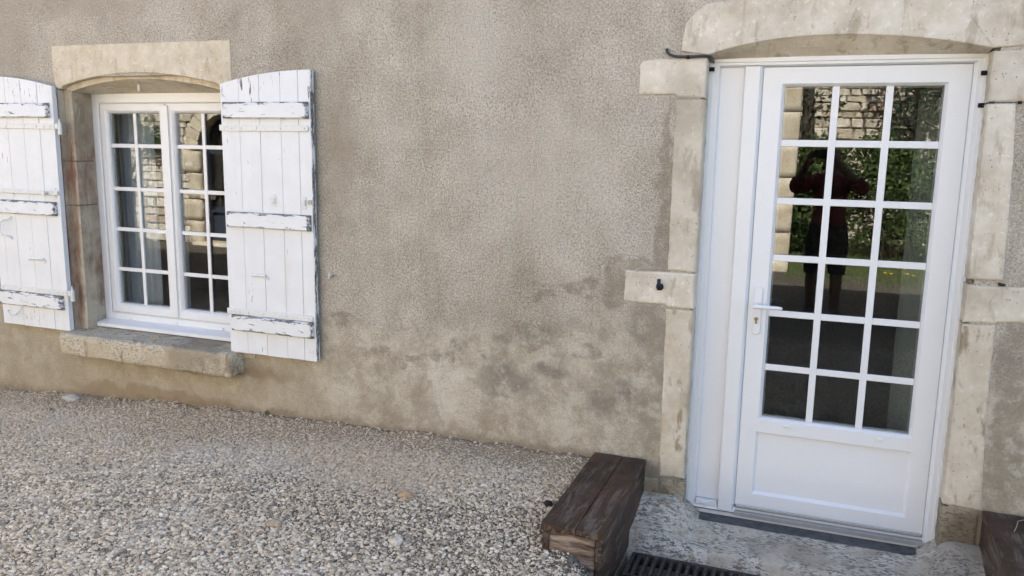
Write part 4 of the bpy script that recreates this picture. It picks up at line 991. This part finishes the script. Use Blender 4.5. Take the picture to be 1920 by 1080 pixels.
# ------------------------------------------------------------------ the person taking the picture (mirrored in the door)
px0, py0, pz0 = .10, -4.14, gz(.1, -4.14)
def person():
    J = {}; E_ = []; R_ = {}
    def j(n, x, y, z, r, par=None):
        J[n] = Vector((px0+x, py0+y, pz0+z)); R_[n] = r
        if par: E_.append((par, n))
    j('pelvis', 0, 0, .84, (.145, .105)); j('waist', 0, 0, .98, (.135, .10), 'pelvis'); j('chest', 0, .01, 1.17, (.155, .115), 'waist'); j('collar', 0, .005, 1.30, (.12, .09), 'chest')
    j('neck', 0, .02, 1.37, (.055, .055), 'collar'); j('jaw', 0, .045, 1.43, (.064, .075), 'neck'); j('face', 0, .04, 1.50, (.074, .090), 'jaw'); j('crown', 0, .03, 1.565, (.062, .075), 'face')
    for s, q in ((-1, 'l'), (1, 'r')):
        j('sh'+q, s*.165, .01, 1.275, (.062, .062), 'collar'); j('el'+q, s*.305-.02, .13, 1.205, (.056, .056), 'sh'+q)
        j('wr'+q, s*.115-.10, .325, 1.465, (.033, .033), 'el'+q); j('pa'+q, s*.098-.10, .348, 1.515, (.030, .018), 'wr'+q)
        for k, (dx, dz, dy) in enumerate(((-.006, .042, .022), (-.010, .030, .026), (-.012, .016, .027), (-.013, .001, .025))):
            b = 'f%d%s' % (k, q); j(b, s*(.098+dx*.2)-.10, .348+.014, 1.515+dz*.8, (.0095, .0095), 'pa'+q); j(b+'t', s*(.098+dx*2.2)-.10, .348+dy, 1.515+dz, (.008, .008), b); j(b+'e', s*(.098+dx*3.2)-.10, .348+dy-.002, 1.515+dz-.006, (.007, .007), b+'t')
        j('th'+q, s*.080-.10, .335, 1.495, (.011, .011), 'pa'+q); j('tt'+q, s*.055-.10, .342, 1.505, (.009, .009), 'th'+q)
        j('hip'+q, s*.085, 0, .78, (.095, .10), 'pelvis'); j('kn'+q, s*.105, .015, .46, (.060, .062), 'hip'+q); j('ca'+q, s*.108, -.015, .31, (.056, .058), 'kn'+q); j('an'+q, s*.110, -.02, .09, (.038, .042), 'ca'+q)
        j('he'+q, s*.112, -.02, .045, (.040, .040), 'an'+q); j('to'+q, s*.135, .13, .032, (.040, .028), 'he'+q)
    names = list(J); ix = {n: i for i, n in enumerate(names)}
    me = bpy.data.meshes.new('body'); me.from_pydata([J[n] for n in names], [(ix[a], ix[b]) for a, b in E_], [])
    o = bpy.data.objects.new('tmp', me); COL.objects.link(o)
    sk = o.modifiers.new('skin', 'SKIN'); sk.use_smooth_shade = True; sk.branch_smoothing = .3
    for i, n in enumerate(names): me.skin_vertices[0].data[i].radius = R_[n]
    me.skin_vertices[0].data[ix['pelvis']].use_root = True
    o.modifiers.new('sub', 'SUBSURF').levels = 2; o.modifiers['sub'].render_levels = 2
    dg = bpy.context.evaluated_depsgraph_get(); ev = o.evaluated_get(dg).to_mesh()
    V = [v.co.copy() for v in ev.vertices]; NN = [v.normal.copy() for v in ev.vertices]; F = [tuple(p.vertices) for p in ev.polygons]
    bpy.data.objects.remove(o)
    root = empty('person', (px0, py0, pz0), 'person in dark red shirt and dark shorts photographing, mirrored in the door', 'person')
    def body(v):
        return v
    mb = MB().add(V, F); mb.build('body', 'skin', root, smooth=True, fix=False)
    def shell(name, mat, test, off):
        fs = [f for f in F if all(test(V[i]-Vector((px0, py0, pz0))) for i in f)]
        used = sorted({i for f in fs for i in f}); mp = {i: k for k, i in enumerate(used)}
        m = MB(); m.v = [tuple(V[i]+NN[i]*off) for i in used]+[tuple(V[i]+NN[i]*.001) for i in used]; n_ = len(used)
        ed = {}
        for f in fs:
            q = [mp[i] for i in f]; m.f.append(tuple(q))
            for a, b in zip(q, q[1:]+q[:1]): ed[(a, b)] = 1
        for a, b in ed:
            if (b, a) not in ed: m.f.append((b, a, a+n_, b+n_))
        return m.build(name, mat, root, smooth=True, fix=False)
    arm = lambda p: abs(p.x+.03*0) > .20 or p.y > .14
    shell('shirt', 'shirt', lambda p: .83 < p.z < 1.345 and not (p.y > .245) and not (p.y > .12 and p.z > 1.32), .014)
    shell('shorts', 'shorts', lambda p: .40 < p.z < .90 and p.y < .14, .020)
    shell('hair', 'hair', lambda p: p.z > 1.50 and p.y < .09 and abs(p.x) < .12 or (p.z > 1.555 and p.y < .2 and abs(p.x) < .12), .012)
    for s in (-1, 1):
        shell('shoe', 'shoe', lambda p: p.z < .085 and p.x*s > 0, .008)
    hx, hy, hz_ = px0, py0, pz0                                    # face
    m = MB().loft([[(hx+dx*w, hy+.04+yy, hz_+zz) for dx in (-1, 1)]+[(hx, hy+.04+yy+dd, hz_+zz-.002)] for w, yy, zz, dd in ((.006, .080, 1.515, .004), (.010, .084, 1.490, .016), (.014, .082, 1.476, .020), (.006, .080, 1.470, .004))]); m.build('nose', 'skin', root, smooth=True)
    for s in (-1, 1):
        MB().loft([[(hx+s*.028+.011*math.cos(t), hy+.04+yy, hz_+1.512+.006*math.sin(t)) for t in np.linspace(0, 6.28, 8, endpoint=False)] for yy in (.070, .088)]).build('eye', 'hair', root)
        MB().loft([[(hx+s*(.072+o_), hy+.035+.018*k*math.cos(t), hz_+1.50+.030*k*math.sin(t)) for t in np.linspace(0, 6.28, 10, endpoint=False)] for o_, k in ((0, 1), (.014, 1), (.016, .7))]).build('ear', 'skin', root)
    MB().box(hx-.024, hx+.024, hy+.10, hy+.122, hz_+1.445, hz_+1.455, .003).build('mouth', 'shirt', root)
person()
Rm = Matrix(((_r2.x, _u2.x, -_f.x), (_r2.y, _u2.y, -_f.y), (_r2.z, _u2.z, -_f.z)))
ph = MB().box(-.078, .078, -.036, .036, .006, .014, .003); ph.v = [tuple(Rm @ Vector(p)+CAM) for p in ph.v]
pho = ph.build('phone', 'phone'); tag(pho, 'black phone held up by the person in the dark red shirt', 'phone')
lens = MB().tube([Rm @ Vector((.055, .018, .0062))+CAM, Rm @ Vector((.055, .018, .0045))+CAM], .006, 12); lens.build('lens', 'rubber', pho)
